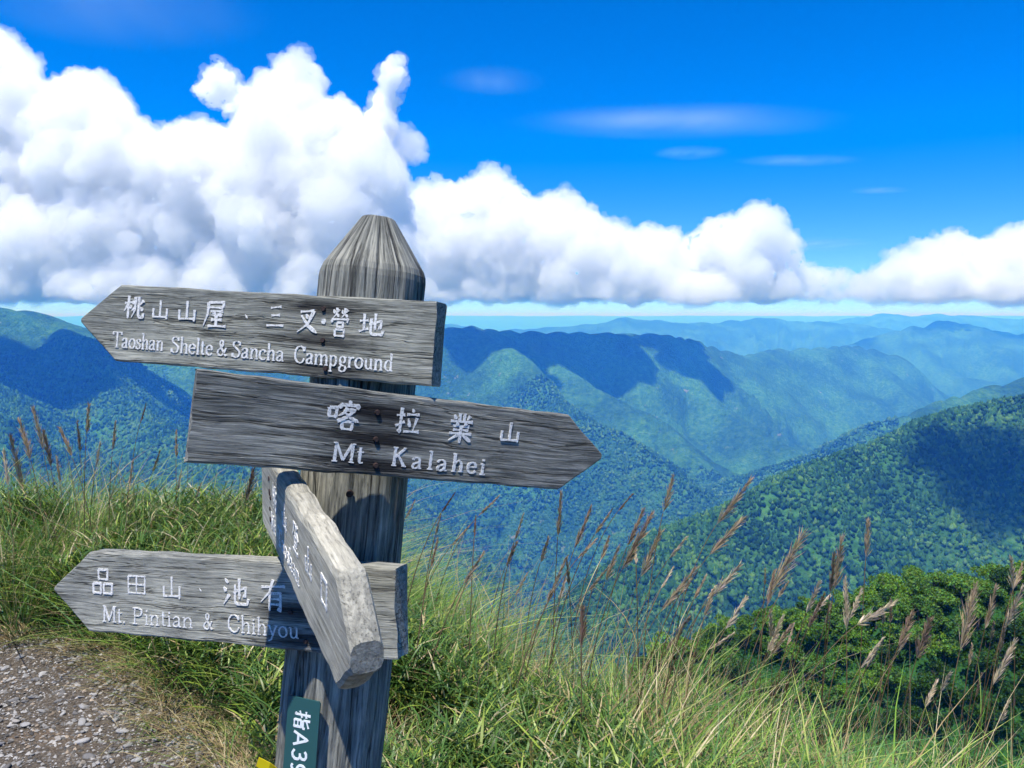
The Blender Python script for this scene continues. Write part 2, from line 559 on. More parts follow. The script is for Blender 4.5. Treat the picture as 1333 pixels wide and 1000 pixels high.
n.principled(c, .95, n.bump(fine, 1, .02), .15)
path = mesh_obj('path', V, inv.reshape(F.shape), n.m, smooth=True)
tag(path, kind='structure')

n = NT('stone')
oi = n.n('ObjectInfo')
at = n.n('Attribute'); at.attribute_name = 'tint'
co = n.mapping((1, 1, 1))
fine = n.noise(co, 40, 5, .65)
c = n.mix(.6, n.ramp(oi.outputs['Random'], [(0, (.13, .125, .12)), (.5, (.27, .265, .255)), (.85, (.40, .39, .37)), (1, (.27, .235, .19))]), n.ramp(fine, [(.3, (.55, .55, .55)), (.7, (1.3, 1.3, 1.3))]), 'MULTIPLY')
n.principled(c, .85, n.bump(fine, .5, .01), .25)
M_STONE = n.m
n = NT('gravel_chips')
at = n.n('Attribute'); at.attribute_name = 'tint'
n.principled(at.outputs['Color'], .9, None, .2)
M_CHIP = n.m


def stone_mesh(seed, sub=1):
    rg = np.random.RandomState(seed)
    bm = bmesh.new(); bmesh.ops.create_icosphere(bm, subdivisions=sub, radius=1)
    V = np.array([v.co[:] for v in bm.verts]); F = np.array([[v.index for v in f.verts] for f in bm.faces]); bm.free()
    for _ in range(7):
        d = rg.normal(size=3); d /= np.linalg.norm(d); k = V @ d; lim = rg.uniform(.45, .85)
        V = V - np.outer(np.maximum(k - lim, 0), d)
    V *= (1.0, rg.uniform(.55, .85), rg.uniform(.22, .45))
    return V, F

stones = []
for i in range(8):
    V, F = stone_mesh(i + 70, 2); o = mesh_obj('stone', V, F, M_STONE); COL.objects.unlink(o); stones.append(o)
rs = random.Random(21)
cnt = 0
while cnt < 290:
    y = rs.uniform(2.4, 3.9); x = rs.uniform(-3.1, -.8)
    if not in_path(np.array([x]), np.array([y]))[0] or abs(x / y) > .72: continue
    o = stones[rs.randrange(8)].copy(); COL.objects.link(o); o.parent = path
    s = .011 + .022 * rs.random() ** 2.5
    o.scale = (s, s, s); o.location = (x, y, HZ(x, y) + .014 + s * .12)
    o.rotation_euler = (rs.gauss(0, .15), rs.gauss(0, .15), rs.uniform(0, 6.28)); cnt += 1
# the countless chips between them
rg = np.random.RandomState(31)
nn = 26000
y = rg.uniform(2.2, 4.0, nn); x = rg.uniform(-3.3, -.5, nn)
k = (x < path_edge(y) + .10 + .14 * fbm(x * 2.2, y * 2.2, 3)) & (np.abs(x / y) < .76)
x, y = x[k], y[k]; z = H(x, y) + .014
nn = len(x)
oc = np.array([(1, 0, 0), (.2, 1, 0), (-1, .1, 0), (-.1, -1, 0), (.1, .1, .6), (0, 0, -.5)]); of = np.array([(0, 1, 4), (1, 2, 4), (2, 3, 4), (3, 0, 4)])
an = rg.uniform(0, 6.28, nn); s = .0035 + .010 * rg.rand(nn) ** 3
lx = oc[None] * (1 + .3 * rg.randn(nn, 6, 3)); lx[:, :, 1] *= .65
X = (lx[:, :, 0] * np.cos(an)[:, None] - lx[:, :, 1] * np.sin(an)[:, None]) * s[:, None] + x[:, None]
Y = (lx[:, :, 0] * np.sin(an)[:, None] + lx[:, :, 1] * np.cos(an)[:, None]) * s[:, None] + y[:, None]
Z = lx[:, :, 2] * s[:, None] + z[:, None]
V = np.stack([X, Y, Z], -1).reshape(-1, 3)
F = (of[None] + 6 * np.arange(nn)[:, None, None]).reshape(-1, 3)
g_ = (.05 + .33 * rg.rand(nn) ** 1.6)[:, None] * np.array([1.0, .97, .92]) * np.where(rg.rand(nn, 1) < .12, np.array([[1.05, .88, .7]]), 1)
chips = mesh_obj('gravel', V, F, M_CHIP, path, colors=np.repeat(g_, 6, 0))
tag(chips, kind='stuff')


# ------------------------------------------------------------------ grass
def blades(bx, by, bz, h, lean, ang, wid, col, droop=.5, seg=4, tipcol=None, seed=0):
    """numpy grass: returns V, F, C for curved tapering blades"""
    rg = np.random.RandomState(seed)
    nb = len(bx); t = np.linspace(0, 1, seg + 1)
    out = lean[:, None] * (t[None] * .55 + droop * t[None] ** 2.2) * h[:, None]
    up = h[:, None] * (t[None] - .35 * np.minimum(lean, 1.2)[:, None] * droop * t[None] ** 2.6)
    kink = rg.randn(nb, 1) * .05 * h[:, None] * np.sin(t[None] * 3.1)
    cxx = bx[:, None] + out * np.cos(ang)[:, None] - kink * np.sin(ang)[:, None]
    cyy = by[:, None] + out * np.sin(ang)[:, None] + kink * np.cos(ang)[:, None]
    czz = bz[:, None] + up
    tw = ang + np.pi / 2 + rg.randn(nb) * .6
    w = wid[:, None] * .5 * (1 - t[None] ** 1.8) ** .8 * np.where(t[None] < .05, .7, 1)
    wx = w * np.cos(tw)[:, None]; wy = w * np.sin(tw)[:, None]
    A = np.stack([cxx - wx, cyy - wy, czz], -1); B = np.stack([cxx + wx, cyy + wy, czz], -1)
    # verts: A0..A(seg-1), B0..B(seg-1), tip
    V = np.concatenate([A[:, :seg], B[:, :seg], A[:, seg:]], 1).reshape(-1, 3)
    m = 2 * seg + 1
    f = []
    for i in range(seg - 1): f += [(i, seg + i, seg + i + 1), (i, seg + i + 1, i + 1)]
    f.append((seg - 1, 2 * seg - 1, 2 * seg))
    F = (np.array(f)[None] + m * np.arange(nb)[:, None, None]).reshape(-1, 3)
    tt = np.concatenate([t[:seg], t[:seg], t[seg:]])
    tc = col if tipcol is None else tipcol
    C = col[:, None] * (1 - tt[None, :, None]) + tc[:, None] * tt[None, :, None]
    return V, F, C.reshape(-1, 3)


GREEN = np.array([[.075, .175, .022], [.115, .225, .032], [.17, .27, .046], [.26, .33, .09], [.038, .115, .026], [.080, .18, .052]])
STRAW = np.array([[.42, .34, .17], [.34, .26, .12], [.50, .43, .25], [.28, .19, .10]])


def tufts(xs, ys, per, hr, wr, spread, straw, seed, dark=1.0, lean0=.25, lean1=.95, wind=.25, droop=.5):
    rg = np.random.RandomState(seed)
    nt = len(xs); nb = nt * per
    tid = np.repeat(np.arange(nt), per)
    a = rg.uniform(0, 2 * np.pi, nb); rad = spread * np.sqrt(rg.rand(nb))
    bx = xs[tid] + rad * np.cos(a); by = ys[tid] + rad * np.sin(a); bz = H(bx, by) - .01
    th = rg.uniform(.75, 1.2, nt)[tid]
    h = rg.uniform(hr[0], hr[1], nb) * th
    lean = rg.uniform(lean0, lean1, nb)
    ang = a + rg.randn(nb) * .6
    # a breeze from the left bends blades to the right
    lx = lean * np.cos(ang) + wind; ly = lean * np.sin(ang)
    lean = np.hypot(lx, ly); ang = np.arctan2(ly, lx)
    wid = rg.uniform(wr[0], wr[1], nb)
    tg = rg.randint(0, len(GREEN), nt)[tid]
    g = GREEN[np.where(rg.rand(nb) < .55, tg, rg.randint(0, len(GREEN), nb))] * rg.uniform(.75, 1.3, (nb, 1)) * dark
    st = STRAW[rg.randint(0, len(STRAW), nb)] * rg.uniform(.7, 1.2, (nb, 1))
    isst = (rg.rand(nb) < straw[tid] if isinstance(straw, np.ndarray) else rg.rand(nb) < straw)[:, None]
    col = np.where(isst, st, g)
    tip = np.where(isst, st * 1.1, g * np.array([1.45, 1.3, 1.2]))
    return blades(bx, by, bz, h, lean, ang, wid, col, droop, 4, tip, seed)


def cat3(L):
    V = []; F = []; C = []; n0 = 0
    for v, f, c in L:
        V.append(v); F.append(f + n0); C.append(c); n0 += len(v)
    return np.concatenate(V), np.concatenate(F), np.concatenate(C)


def field(nn, seed, y0, y1, cond=None, xr=.84):
    rg = np.random.RandomState(seed)
    y = rg.uniform(y0, y1, nn); x = rg.uniform(-1, 1, nn) * xr * (y + .2)
    k = ~in_path(x, y) & (y < np.interp(x, [-8, -4, -1.5, -.6, 0, 1, 1.8, 3, 8], [7.4, 7.2, 6.8, 6.2, 5.6, 5.0, 4.6, 4.2, 3.5]))
    k &= np.hypot(x + .33, y - 1.56) > .16
    if cond is not None: k &= cond(x, y)
    return x[k], y[k]

parts = []
# long arching grass over the bank
x, y = field(8200, 41, 1.9, 7.4, lambda x, y: ~((x > -1.7) & (x < .30) & (y < 3.2)) & ((fbm(x * 2.3 + 7, y * 2.3, 2) > -.16) | (y > 4.2)))
stw = np.clip(.14 + .25 * fbm(x * .9, y * .9, 3), .03, .6)
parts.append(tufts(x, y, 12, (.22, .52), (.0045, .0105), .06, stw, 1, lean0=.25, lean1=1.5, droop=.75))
# a few taller seeding clumps
x, y = field(850, 42, 2.9, 6.8, lambda x, y: fbm(x * .7 + 5, y * .7, 2) > 0.0)
parts.append(tufts(x, y, 10, (.45, .72), (.0035, .007), .06, .40, 2, lean0=.1, lean1=.6))
# taller uneven tussocks along the left brink
x, y = field(1500, 55, 4.0, 6.9, lambda x, y: (x < -1.0) & (fbm(x * .9 + 2, y * .9 + 8, 2) > -.1))
parts.append(tufts(x, y, 11, (.42, .80), (.004, .008), .07, .22, 11, lean0=.2, lean1=1.3, droop=.8))
# dry tan stems standing along the brink on the right
rg = np.random.RandomState(52)
x = rg.uniform(-.35, 2.6, 420); y = np.interp(x, [-.35, 0, 1, 1.8, 2.6], [4.0, 3.5, 3.1, 2.75, 2.5]) + rg.normal(.15, .35, 420)
parts.append(tufts(x, y, 7, (.38, .85), (.0022, .0045), .06, .85, 9, 1, .15, .9, .2, .35))
# fine low grass under everything and along the path edge
x, y = field(3400, 43, 1.6, 5.5)
parts.append(tufts(x, y, 12, (.10, .24), (.003, .006), .09, .25, 3, .8, .4, 1.4, .1))
# dry straw fringe spilling on the path
rg = np.random.RandomState(44)
y = rg.uniform(2.3, 3.95, 520); x = path_edge(y) + rg.normal(-.03, .12, 520)
parts.append(tufts(x, y, 9, (.05, .15), (.002, .0045), .07, .72, 4, .9, .7, 1.8, 0, .8))
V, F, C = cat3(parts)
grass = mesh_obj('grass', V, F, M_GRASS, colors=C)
tag(grass, 'tangled green and straw coloured grass covering the bank behind the signpost', 'grass', kind='stuff')

# low bushy bamboo grass: short stems with whorls of narrow leaves
rg = np.random.RandomState(45)
x, y = field(9500, 46, 1.75, 4.9, lambda x, y: ((x > -2.0) & (x < .45) & (y < 3.5) & (fbm(x * 1.3, y * 1.3, 2) > -.35)) | ((x < -1.2) & (y > 3.7) & (fbm(x * .9 + 3, y * .9, 2) > .05)))
ns = len(x)
rows = []
zb = H(x, y)
for k in range(34):
    f = rg.uniform(.25, 1.0, ns); hh = np.interp(y, [1.7, 3.2, 4.5], [.26, .30, .42]) * rg.uniform(.8, 1.15, ns)
    jx = x + rg.randn(ns) * .035; jy = y + rg.randn(ns) * .035
    L = rg.uniform(.05, .10, ns); ln = rg.uniform(.6, 1.7, ns); an = rg.uniform(0, 6.28, ns)
    g = np.array([[.06, .125, .022]]) * rg.uniform(.5, 1.5, (ns, 1)) * np.where(rg.rand(ns, 1) < .25, np.array([[3.3, 2.1, 1.8]]), 1)
    g = np.where(rg.rand(ns, 1) < .08, STRAW[rg.randint(0, 4, ns)], g)
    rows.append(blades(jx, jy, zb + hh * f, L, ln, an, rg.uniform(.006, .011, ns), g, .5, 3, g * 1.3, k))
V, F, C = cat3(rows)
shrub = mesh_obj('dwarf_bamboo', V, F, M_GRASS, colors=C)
tag(shrub, 'low dark green leafy undergrowth around the foot of the signpost', 'undergrowth', kind='stuff')


# ------------------------------------------------------------------ weathered wood
def wood(name, dark, mid, light, stretch=(4.2, 105, 105), seed=0.0, stains=(), crack=.5, lines_on=True, attr=None):
    n = NT(name)
    tc = n.n('TexCoord'); src = tc.outputs['Object']
    if attr:
        at = n.n('Attribute'); at.attribute_name = attr; src = at.outputs['Vector']
    mp = n.n('Mapping'); mp.inputs['Scale'].default_value = stretch; mp.inputs['Location'].default_value = (seed, seed * .7, seed * 1.3)
    # slow wander of the grain
    dn = n.n('TexNoise'); dn.inputs['Scale'].default_value = 5.0; dn.inputs['Detail'].default_value = 2; n.l(src, dn.inputs['Vector'])
    off = n.n('VectorMath'); off.operation = 'MULTIPLY_ADD'
    n.l(dn.outputs['Color'], off.inputs[0])
    off.inputs[1].default_value = [.014 if q > 10 else .10 for q in stretch]
    n.l(src, off.inputs[2]); n.l(off.outputs[0], mp.inputs[0])
    g1 = n.noise(mp.outputs[0], 2.0, 9, .72)
    g2 = n.noise(mp.outputs[0], 4.6, 7, .72)
    blot = n.noise(tc.outputs['Object'], 9, 5, .6)
    patch = n.noise(tc.outputs['Object'], 2.6 + seed * .1, 4, .6)
    c = n.ramp(g1, [(.34, dark), (.49, mid), (.66, light)])
    cr = n.ramp(g2, [(.33, (0, 0, 0)), (.44, (1, 1, 1))])
    c = n.mix(crack, c, n.mix(1.0, c, n.ramp(g2, [(.36, (.30, .30, .31)), (.45, (1, 1, 1)), (.72, (1.3, 1.3, 1.28))]), 'MULTIPLY'))
    c = n.mix(.75, c, n.ramp(blot, [(.3, (.62, .64, .66)), (.55, (1, 1, 1)), (.75, (1.3, 1.3, 1.27))]), 'MULTIPLY')
    c = n.mix(.6, c, n.ramp(patch, [(.35, (.6, .63, .66)), (.6, (1.15, 1.14, 1.1))]), 'MULTIPLY')
    lines = n.noise(mp.outputs[0], .30, 4, .6)
    ln_ = n.math('ABSOLUTE', n.math('SUBTRACT', lines, .5))
    crk = n.ramp(ln_, [(.004, (0, 0, 0)), (.016, (1, 1, 1))])
    if lines_on: c = n.mix(1.0, c, n.ramp(ln_, [(.003, (.30, .30, .31)), (.010, (1, 1, 1))]), 'MULTIPLY')
    c = n.mix(1.0, c, (1.10, 1.06, .92), 'MULTIPLY')
    for (u, v, lu, lv, amt) in stains:      # rusty run marks beside the nails
        sv = n.n('VectorMath'); sv.operation = 'SUBTRACT'; n.l(tc.outputs['Object'], sv.inputs[0]); sv.inputs[1].default_value = (u, v, 0)
        dv = n.n('VectorMath'); dv.operation = 'MULTIPLY'; n.l(sv.outputs[0], dv.inputs[0]); dv.inputs[1].default_value = (1 / lu, 1 / lv, 0)
        ln = n.n('VectorMath'); ln.operation = 'LENGTH'; n.l(dv.outputs[0], ln.inputs[0])
        m = n.math('ADD', ln.outputs['Value'], n.math('MULTIPLY', n.math('SUBTRACT', g1, .5), 1.6))
        mm = n.ramp(n.math('MULTIPLY', m, .6), [(.30, (amt, amt, amt)), (.95, (0, 0, 0))])
        c = n.mix(mm, c, (.012, .012, .014))
    b = n.bump(g1, .7, .0030)
    b = n.bump(cr, .7, .0016, b)
    if lines_on: b = n.bump(crk, .8, .003, b)
    n.principled(c, .88, b, .18)
    return n.m


def loft_board(name, L, tip, Hh, T, mat, parent, seed, chip=.0025, blunt=.012, tipdir=1, rnd=.004):
    """plank with one pointed end; local X along it from 0 to L (+tip), Y up, Z out of the face"""
    rg = np.random.RandomState(seed)
    ns = 64
    us = np.concatenate([np.linspace(0, L, ns), np.linspace(L, L + tip, 14)[1:]])
    ph = rg.uniform(0, 50, 4)
    V = []
    nf = 7
    for u in us:
        e = 0 if u <= L else (u - L) / tip
        hh = Hh / 2 * (1 - e) + blunt * e
        q = np.array([u * 14.0]); 
        top = hh + chip * float(fbm(q, q * 0 + ph[0], 4)[0]); bot = -hh + chip * 1.2 * float(fbm(q, q * 0 + ph[1], 4)[0])
        zz = .0012 * float(fbm(q * .6, q * 0 + ph[2], 3)[0])
        r = rnd
        ring = []
        for k in range(nf + 1): ring.append((bot + r + (top - bot - 2 * r) * k / nf, T / 2 + zz))
        ring += [(top - r * .3, T / 2 - r * .3 + zz), (top, T / 2 - r), (top, 0), (top, -T / 2 + r), (top - r * .3, -T / 2 + r * .3)]
        for k in range(3): ring.append((top - r + (bot - top + 2 * r) * k / 2, -T / 2))
        ring += [(bot + r * .3, -T / 2 + r * .3), (bot, -T / 2 + r), (bot, 0), (bot, T / 2 - r), (bot + r * .3, T / 2 - r * .3)]
        for (yy, z_) in ring: V.append((u, yy, z_))
    m = len(ring)
    F = []
    for i in range(len(us) - 1):
        for k in range(m):
            F.append((i * m + k, (i + 1) * m + k, (i + 1) * m + (k + 1) % m, i * m + (k + 1) % m))
    F.append(tuple(range(m))); F.append(tuple(range((len(us) - 1) * m, len(us) * m))[::-1])
    V = np.array(V)
    V[:m, 0] += .0015 * rg.randn(m)
    if tipdir < 0:
        V[:, 0] = L - V[:, 0] ; F = [f[::-1] for f in F]
    F = [f[::-1] for f in F]
    o = mesh_obj(name, V, F, mat, parent, smooth=False)
    return o

# ------------------------------------------------------------------ lettering: drawn stroke by stroke
def arc(cx, cy, rx, ry, a0, a1, k=14):
    return [(cx + rx * math.cos(R(a0 + (a1 - a0) * i / k)), cy + ry * math.sin(R(a0 + (a1 - a0) * i / k))) for i in range(k + 1)]

SF = lambda x, y, w=.09: [(x - w, y), (x + w, y)]
_stem = lambda x, h: [(x, h), (x, 0)]
_arch = lambda x0, x1: [(x0, .42), (x0 + .07, .55), ((x0 + x1) / 2 + .03, .61), (x1 - .04, .55), (x1, .43), (x1, 0)]
GLY = {
    'T': (.62, [[(.03, .8), (.03, .97), (.59, .97), (.59, .8)], _stem(.31, .97), SF(.31, .02, .12)]),
    'a': (.46, [arc(.2, .45, .13, .15, 175, 0) + [(.33, .1), (.36, .03), (.43, .03)], [(.33, .37), (.13, .28), (.07, .16), (.1, .04), (.19, .02), (.27, .07), (.33, .15)]]),
    'o': (.48, [arc(.24, .31, .18, .29, 90, 450, 24)]),
    's': (.38, [[(.31, .46), (.29, .57), (.2, .61), (.1, .57), (.07, .47), (.14, .38), (.26, .28), (.32, .17), (.27, .05), (.17, .01), (.08, .05), (.05, .16)]]),
    'h': (.52, [_stem(.12, 1), _arch(.12, .4), SF(.12, .02, .09), SF(.4, .02, .09), [(.03, .97), (.12, .99)]]),
    'n': (.52, [_stem(.12, .6), _arch(.12, .4), SF(.12, .02, .09), SF(.4, .02, .09), [(.03, .58), (.12, .6)]]),
    'm': (.80, [_stem(.12, .6), _arch(.12, .4), _arch(.4, .68), SF(.12, .02), SF(.4, .02), SF(.68, .02), [(.03, .58), (.12, .6)]]),
    'e': (.44, [[(.07, .34), (.37, .34), (.37, .45), (.31, .57), (.22, .61), (.12, .55), (.06, .42), (.06, .24), (.1, .1), (.2, .01), (.3, .03), (.38, .14)]]),
    'l': (.26, [_stem(.13, 1), SF(.13, .02), [(.04, .97), (.13, .99)]]),
    't': (.30, [[(.13, .84), (.13, .12), (.17, .03), (.27, .06)], [(.02, .6), (.26, .6)]]),
    'c': (.42, [[(.36, .46), (.31, .57), (.22, .61), (.12, .55), (.06, .42), (.06, .24), (.1, .1), (.2, .01), (.3, .03), (.37, .14)]]),
    'S': (.55, [[(.45, .75), (.43, .9), (.3, .98), (.15, .94), (.09, .8), (.14, .66), (.28, .54), (.42, .42), (.47, .26), (.4, .08), (.26, 0), (.12, .06), (.08, .25)], [(.46, .96), (.46, .74)], [(.07, .26), (.07, .03)]]),
    'C': (.66, [[(.56, .72), (.5, .9), (.36, .99), (.2, .93), (.1, .75), (.08, .5), (.1, .25), (.2, .07), (.36, 0), (.5, .08), (.58, .28)], [(.57, .97), (.57, .72)]]),
    '&': (.78, [[(.72, .5), (.58, .5)], [(.65, .5), (.5, .16), (.32, .01), (.16, .04), (.07, .18), (.1, .34), (.3, .52), (.44, .7), (.42, .9), (.31, .98), (.22, .9), (.22, .76), (.36, .45), (.55, .12), (.66, .02), (.76, .08)]]),
    'p': (.52, [[(.12, .6), (.12, -.3)], arc(.25, .31, .16, .29, 130, -130, 16), SF(.12, -.3), [(.03, .58), (.12, .6)]]),
    'd': (.52, [[(.38, 1), (.38, .05), (.47, .03)], arc(.25, .31, .16, .29, 50, 310, 16), [(.29, .97), (.38, .99)]]),
    'g': (.48, [arc(.22, .42, .14, .18, 90, 450, 18), [(.33, .54), (.44, .58)], [(.14, .27), (.1, .16), (.2, .09), (.36, .05), (.41, -.08), (.34, -.22), (.2, -.27), (.07, -.2), (.07, -.06), (.16, .06)]]),
    'r': (.38, [_stem(.12, .6), [(.12, .4), (.18, .54), (.27, .61), (.34, .55)], SF(.12, .02, .1), [(.03, .58), (.12, .6)]]),
    'u': (.52, [[(.12, .6), (.12, .2), (.16, .06), (.24, .01), (.33, .07), (.39, .18)], [(.39, .6), (.39, .05), (.48, .03)], [(.03, .58), (.12, .6)], [(.3, .58), (.39, .6)]]),
    'M': (.92, [[(.16, 0), (.16, .98)], [(.17, .98), (.45, .1)], [(.45, .1), (.73, .98)], _stem(.76, .98), SF(.16, .02, .1), SF(.76, .02, .1), [(.06, .97), (.18, .97)], [(.74, .97), (.86, .97)]]),
    'K': (.74, [_stem(.15, .98), SF(.15, .02, .11), SF(.15, .97, .11), [(.58, .96), (.17, .46)], [(.3, .58), (.6, .03)], SF(.6, .02, .1), SF(.57, .97, .08)]),
    'i': (.26, [_stem(.13, .6), SF(.13, .02), [(.04, .58), (.13, .6)], [(.13, .86), (.13, .76)]]),
    'P': (.58, [_stem(.15, .98), SF(.15, .02, .11), [(.05, .97), (.32, .97), (.46, .88), (.49, .72), (.44, .56), (.32, .49), (.15, .49)]]),
    'y': (.50, [[(.08, .6), (.26, .06)], [(.42, .6), (.26, .06), (.18, -.2), (.06, -.26)], SF(.08, .6, .07), SF(.42, .6, .07)]),
    '.': (.26, [[(.11, .1), (.11, .01)]]),
    ' ': (.34, []),
    'A': (.62, [[(.04, 0), (.31, 1), (.58, 0)], [(.14, .33), (.48, .33)]]),
    '3': (.56, [[(.08, .85), (.18, .96), (.32, .98), (.45, .88), (.45, .68), (.35, .55), (.2, .53)], [(.35, .55), (.48, .42), (.49, .2), (.38, .04), (.22, 0), (.06, .12)]]),
    '9': (.56, [arc(.28, .68, .2, .29, 0, 360, 20), [(.48, .68), (.46, .35), (.36, .1), (.18, .0), (.08, .06)]]),
}
_box = lambda x0, y0, x1, y1: [('v', [(x0, y1), (x0 + .1, y0)]), ('b', [(x0, y1), (x1, y1 + .1), (x1 - .1, y0)]), ('h', [(x0, y0 + .2), (x1, y0 + .2)])]
_ye = [('b', [(4.1, 4.7), (8.7, 6.4), (8.5, 3.5), (7.6, 3.7)]), ('v', [(6.4, 9.2), (6.4, 2.6)]), ('b', [(4.9, 7.2), (4.8, 1.7), (5.5, .9), (9.2, 1.0), (9.6, 2.7)])]
_tree = [('h', [(.4, 6.5), (4.1, 7.0)]), ('v', [(2.3, 9.4), (2.2, .4)]), ('p', [(2.2, 6.3), (.3, 3.2)]), ('d', [(2.7, 5.7), (3.8, 4.5)])]
HAN = {
    '山': [('v', [(5, 9.2), (5, 1.6)]), ('v', [(1.5, 5.4), (1.5, 1.4)]), ('h', [(1.4, 1.6), (8.8, 1.9)]), ('v', [(8.6, 5.6), (8.5, .8)])],
    '桃': _tree + [('p', [(5.6, 9), (5.6, 4), (3.9, .8)]), ('d', [(4.2, 7.5), (5, 6.2)]), ('p', [(5.3, 4.6), (3.9, 3.5)]), ('b', [(7.3, 9.2), (7.2, 2), (7.8, 1.1), (9.5, 1.2), (9.6, 2.8)]), ('p', [(9.4, 7.7), (7.8, 5.9)]), ('d', [(7.6, 5.1), (9.3, 3.9)])],
    '屋': [('b', [(2, 9), (8, 9.3), (7.8, 7.4)]), ('h', [(2, 7.3), (7.8, 7.3)]), ('p', [(2, 9), (1.9, 5), (.4, .6)]), ('h', [(3, 5.9), (8, 6.1)]), ('b', [(5, 5.9), (3.8, 4.6), (7, 4.9)]), ('d', [(6.4, 5.5), (7.5, 4.2)]), ('h', [(3.4, 2.9), (7.6, 3.1)]), ('v', [(5.4, 4.4), (5.4, .8)]), ('h', [(2.2, .7), (9.4, .9)])],
    '、': [('d', [(4.0, 5.6), (5.9, 3.2)])],
    '三': [('h', [(2.4, 8.1), (7.6, 8.7)]), ('h', [(2.9, 5.2), (7.1, 5.6)]), ('h', [(.8, 1.5), (9.3, 1.8)])],
    '叉': [('h', [(2, 8.2), (7.8, 8.8)]), ('p', [(7.8, 8.8), (5.5, 4), (1, .8)]), ('n', [(2.4, 6.9), (5.5, 3.3), (9.5, .8)]), ('d', [(4.4, 7.4), (5.5, 5.9)])],
    '營': [('d', [(1.4, 8.9), (2, 7.6)]), ('p', [(3, 9.5), (2.8, 7.5), (1.1, 6.1)]), ('d', [(2.9, 7.7), (4.2, 6.6)]), ('p', [(4.2, 9), (3.4, 8)]), ('d', [(5.7, 8.9), (6.3, 7.6)]), ('p', [(7.3, 9.5), (7.1, 7.5), (5.4, 6.1)]), ('d', [(7.2, 7.7), (8.7, 6.6)]), ('p', [(8.7, 9), (7.9, 8)]), ('d', [(1, 6), (.7, 4.6)]), ('b', [(1, 5.7), (9.2, 5.9), (8.6, 4.8)])] + _box(3.4, 3.1, 6.6, 4.7) + [('p', [(4.9, 3.2), (4.3, 2.4)])] + _box(2.6, .2, 7.4, 2.4),
    '地': [('h', [(.5, 6), (3.8, 6.4)]), ('v', [(2.2, 8.9), (2.2, 2.4)]), ('h', [(.3, 1.9), (3.9, 3.2)])] + _ye,
    '喀': _box(.7, 4, 2.9, 6.9) + [('d', [(6.3, 9.7), (6.8, 8.7)]), ('d', [(4, 8.4), (3.6, 6.9)]), ('b', [(4, 8.1), (9.4, 8.3), (8.8, 7.2)]), ('p', [(6, 7.4), (5, 5.6), (3.6, 4.5)]), ('b', [(5.6, 6.6), (8.2, 6.8), (6.2, 4.4), (3.4, 2.8)]), ('n', [(5.4, 5.8), (7.2, 4.2), (9.8, 3.1)])] + _box(4.9, .4, 8, 2.9),
    '拉': [('h', [(.4, 6.6), (3.6, 7)]), ('v', [(2.2, 9.4), (2.2, .9), (1.2, 1.6)]), ('h', [(.3, 2.9), (3.7, 4.6)]), ('d', [(6.2, 9.4), (7, 8.1)]), ('h', [(4.3, 7.2), (9.2, 7.5)]), ('d', [(5.1, 5.9), (5.9, 2.9)]), ('p', [(8.5, 6.3), (7.3, 1.5)]), ('h', [(3.7, 1.2), (9.8, 1.5)])],
    '業': [('v', [(4.1, 9.7), (4.1, 7)]), ('v', [(5.9, 9.7), (5.9, 7)]), ('d', [(1.9, 9), (2.7, 7.6)]), ('p', [(8.1, 9.1), (7.1, 7.6)]), ('h', [(.7, 6.9), (9.3, 7.1)]), ('d', [(3.1, 6.7), (3.7, 5.6)]), ('p', [(6.9, 6.7), (6.2, 5.6)]), ('h', [(1.8, 5.4), (8.2, 5.5)]), ('h', [(2, 4.2), (8, 4.3)]), ('h', [(.6, 3), (9.4, 3.2)]), ('v', [(5, 5.5), (5, .1)]), ('p', [(4.6, 3), (.7, .6)]), ('n', [(5.4, 3), (9.4, .7)])],
    '品': _box(3, 5.6, 7.2, 9.2) + _box(.7, .6, 4.3, 4.2) + _box(5.6, .6, 9.4, 4.2),
    '田': _box(1, .8, 9, 8.8) + [('v', [(5, 8.8), (5, .9)]), ('h', [(1.1, 4.9), (8.9, 5)])],
    '池': [('d', [(1.1, 9), (2.3, 7.6)]), ('d', [(.6, 6.2), (1.7, 4.9)]), ('p', [(2.7, 3.9), (.7, .7)])] + _ye,
    '有': [('h', [(.7, 7.3), (9.3, 7.8)]), ('p', [(5, 9.6), (3.8, 6), (.6, 2.9)]), ('v', [(3.7, 5.6), (3.6, .3)]), ('b', [(3.7, 5.5), (7.6, 5.7), (7.5, .5), (6.5, 1.1)]), ('h', [(3.8, 3.9), (7.4, 3.9)]), ('h', [(3.8, 2.3), (7.4, 2.3)])],
    '登': [('b', [(1.4, 8.6), (4.2, 8.7), (.6, 4.8)]), ('d', [(2, 7.2), (3.2, 6.2)]), ('n', [(5.6, 9.4), (7, 6.8), (9.6, 5)]), ('p', [(8.5, 9), (6.8, 7.5)]), ('h', [(3, 5.8), (7, 5.9)])] + _box(3.2, 2.9, 6.9, 4.8) + [('d', [(3.6, 2.4), (4.1, 1.3)]), ('p', [(6.6, 2.5), (6, 1.3)]), ('h', [(1.2, .7), (9, .8)])],
    '口': _box(1.8, 1.4, 8.2, 8),
    '指': [('h', [(.4, 6.8), (3.8, 7)]), ('v', [(2.3, 9.4), (2.3, .8), (1.3, 1.3)]), ('h', [(.4, 3.2), (3.8, 4.6)]), ('h', [(8.8, 8.6), (5.2, 7.3)]), ('b', [(5.1, 9.4), (5.1, 5.9), (5.8, 5.5), (9.2, 5.5), (9.3, 6.6)]), ('b', [(5.2, 4.4), (8.7, 4.4), (8.7, .2)]), ('v', [(5.2, 4.4), (5.2, .2)]), ('h', [(5.2, 2.5), (8.7, 2.5)]), ('h', [(5.2, .5), (8.7, .5)])],
}


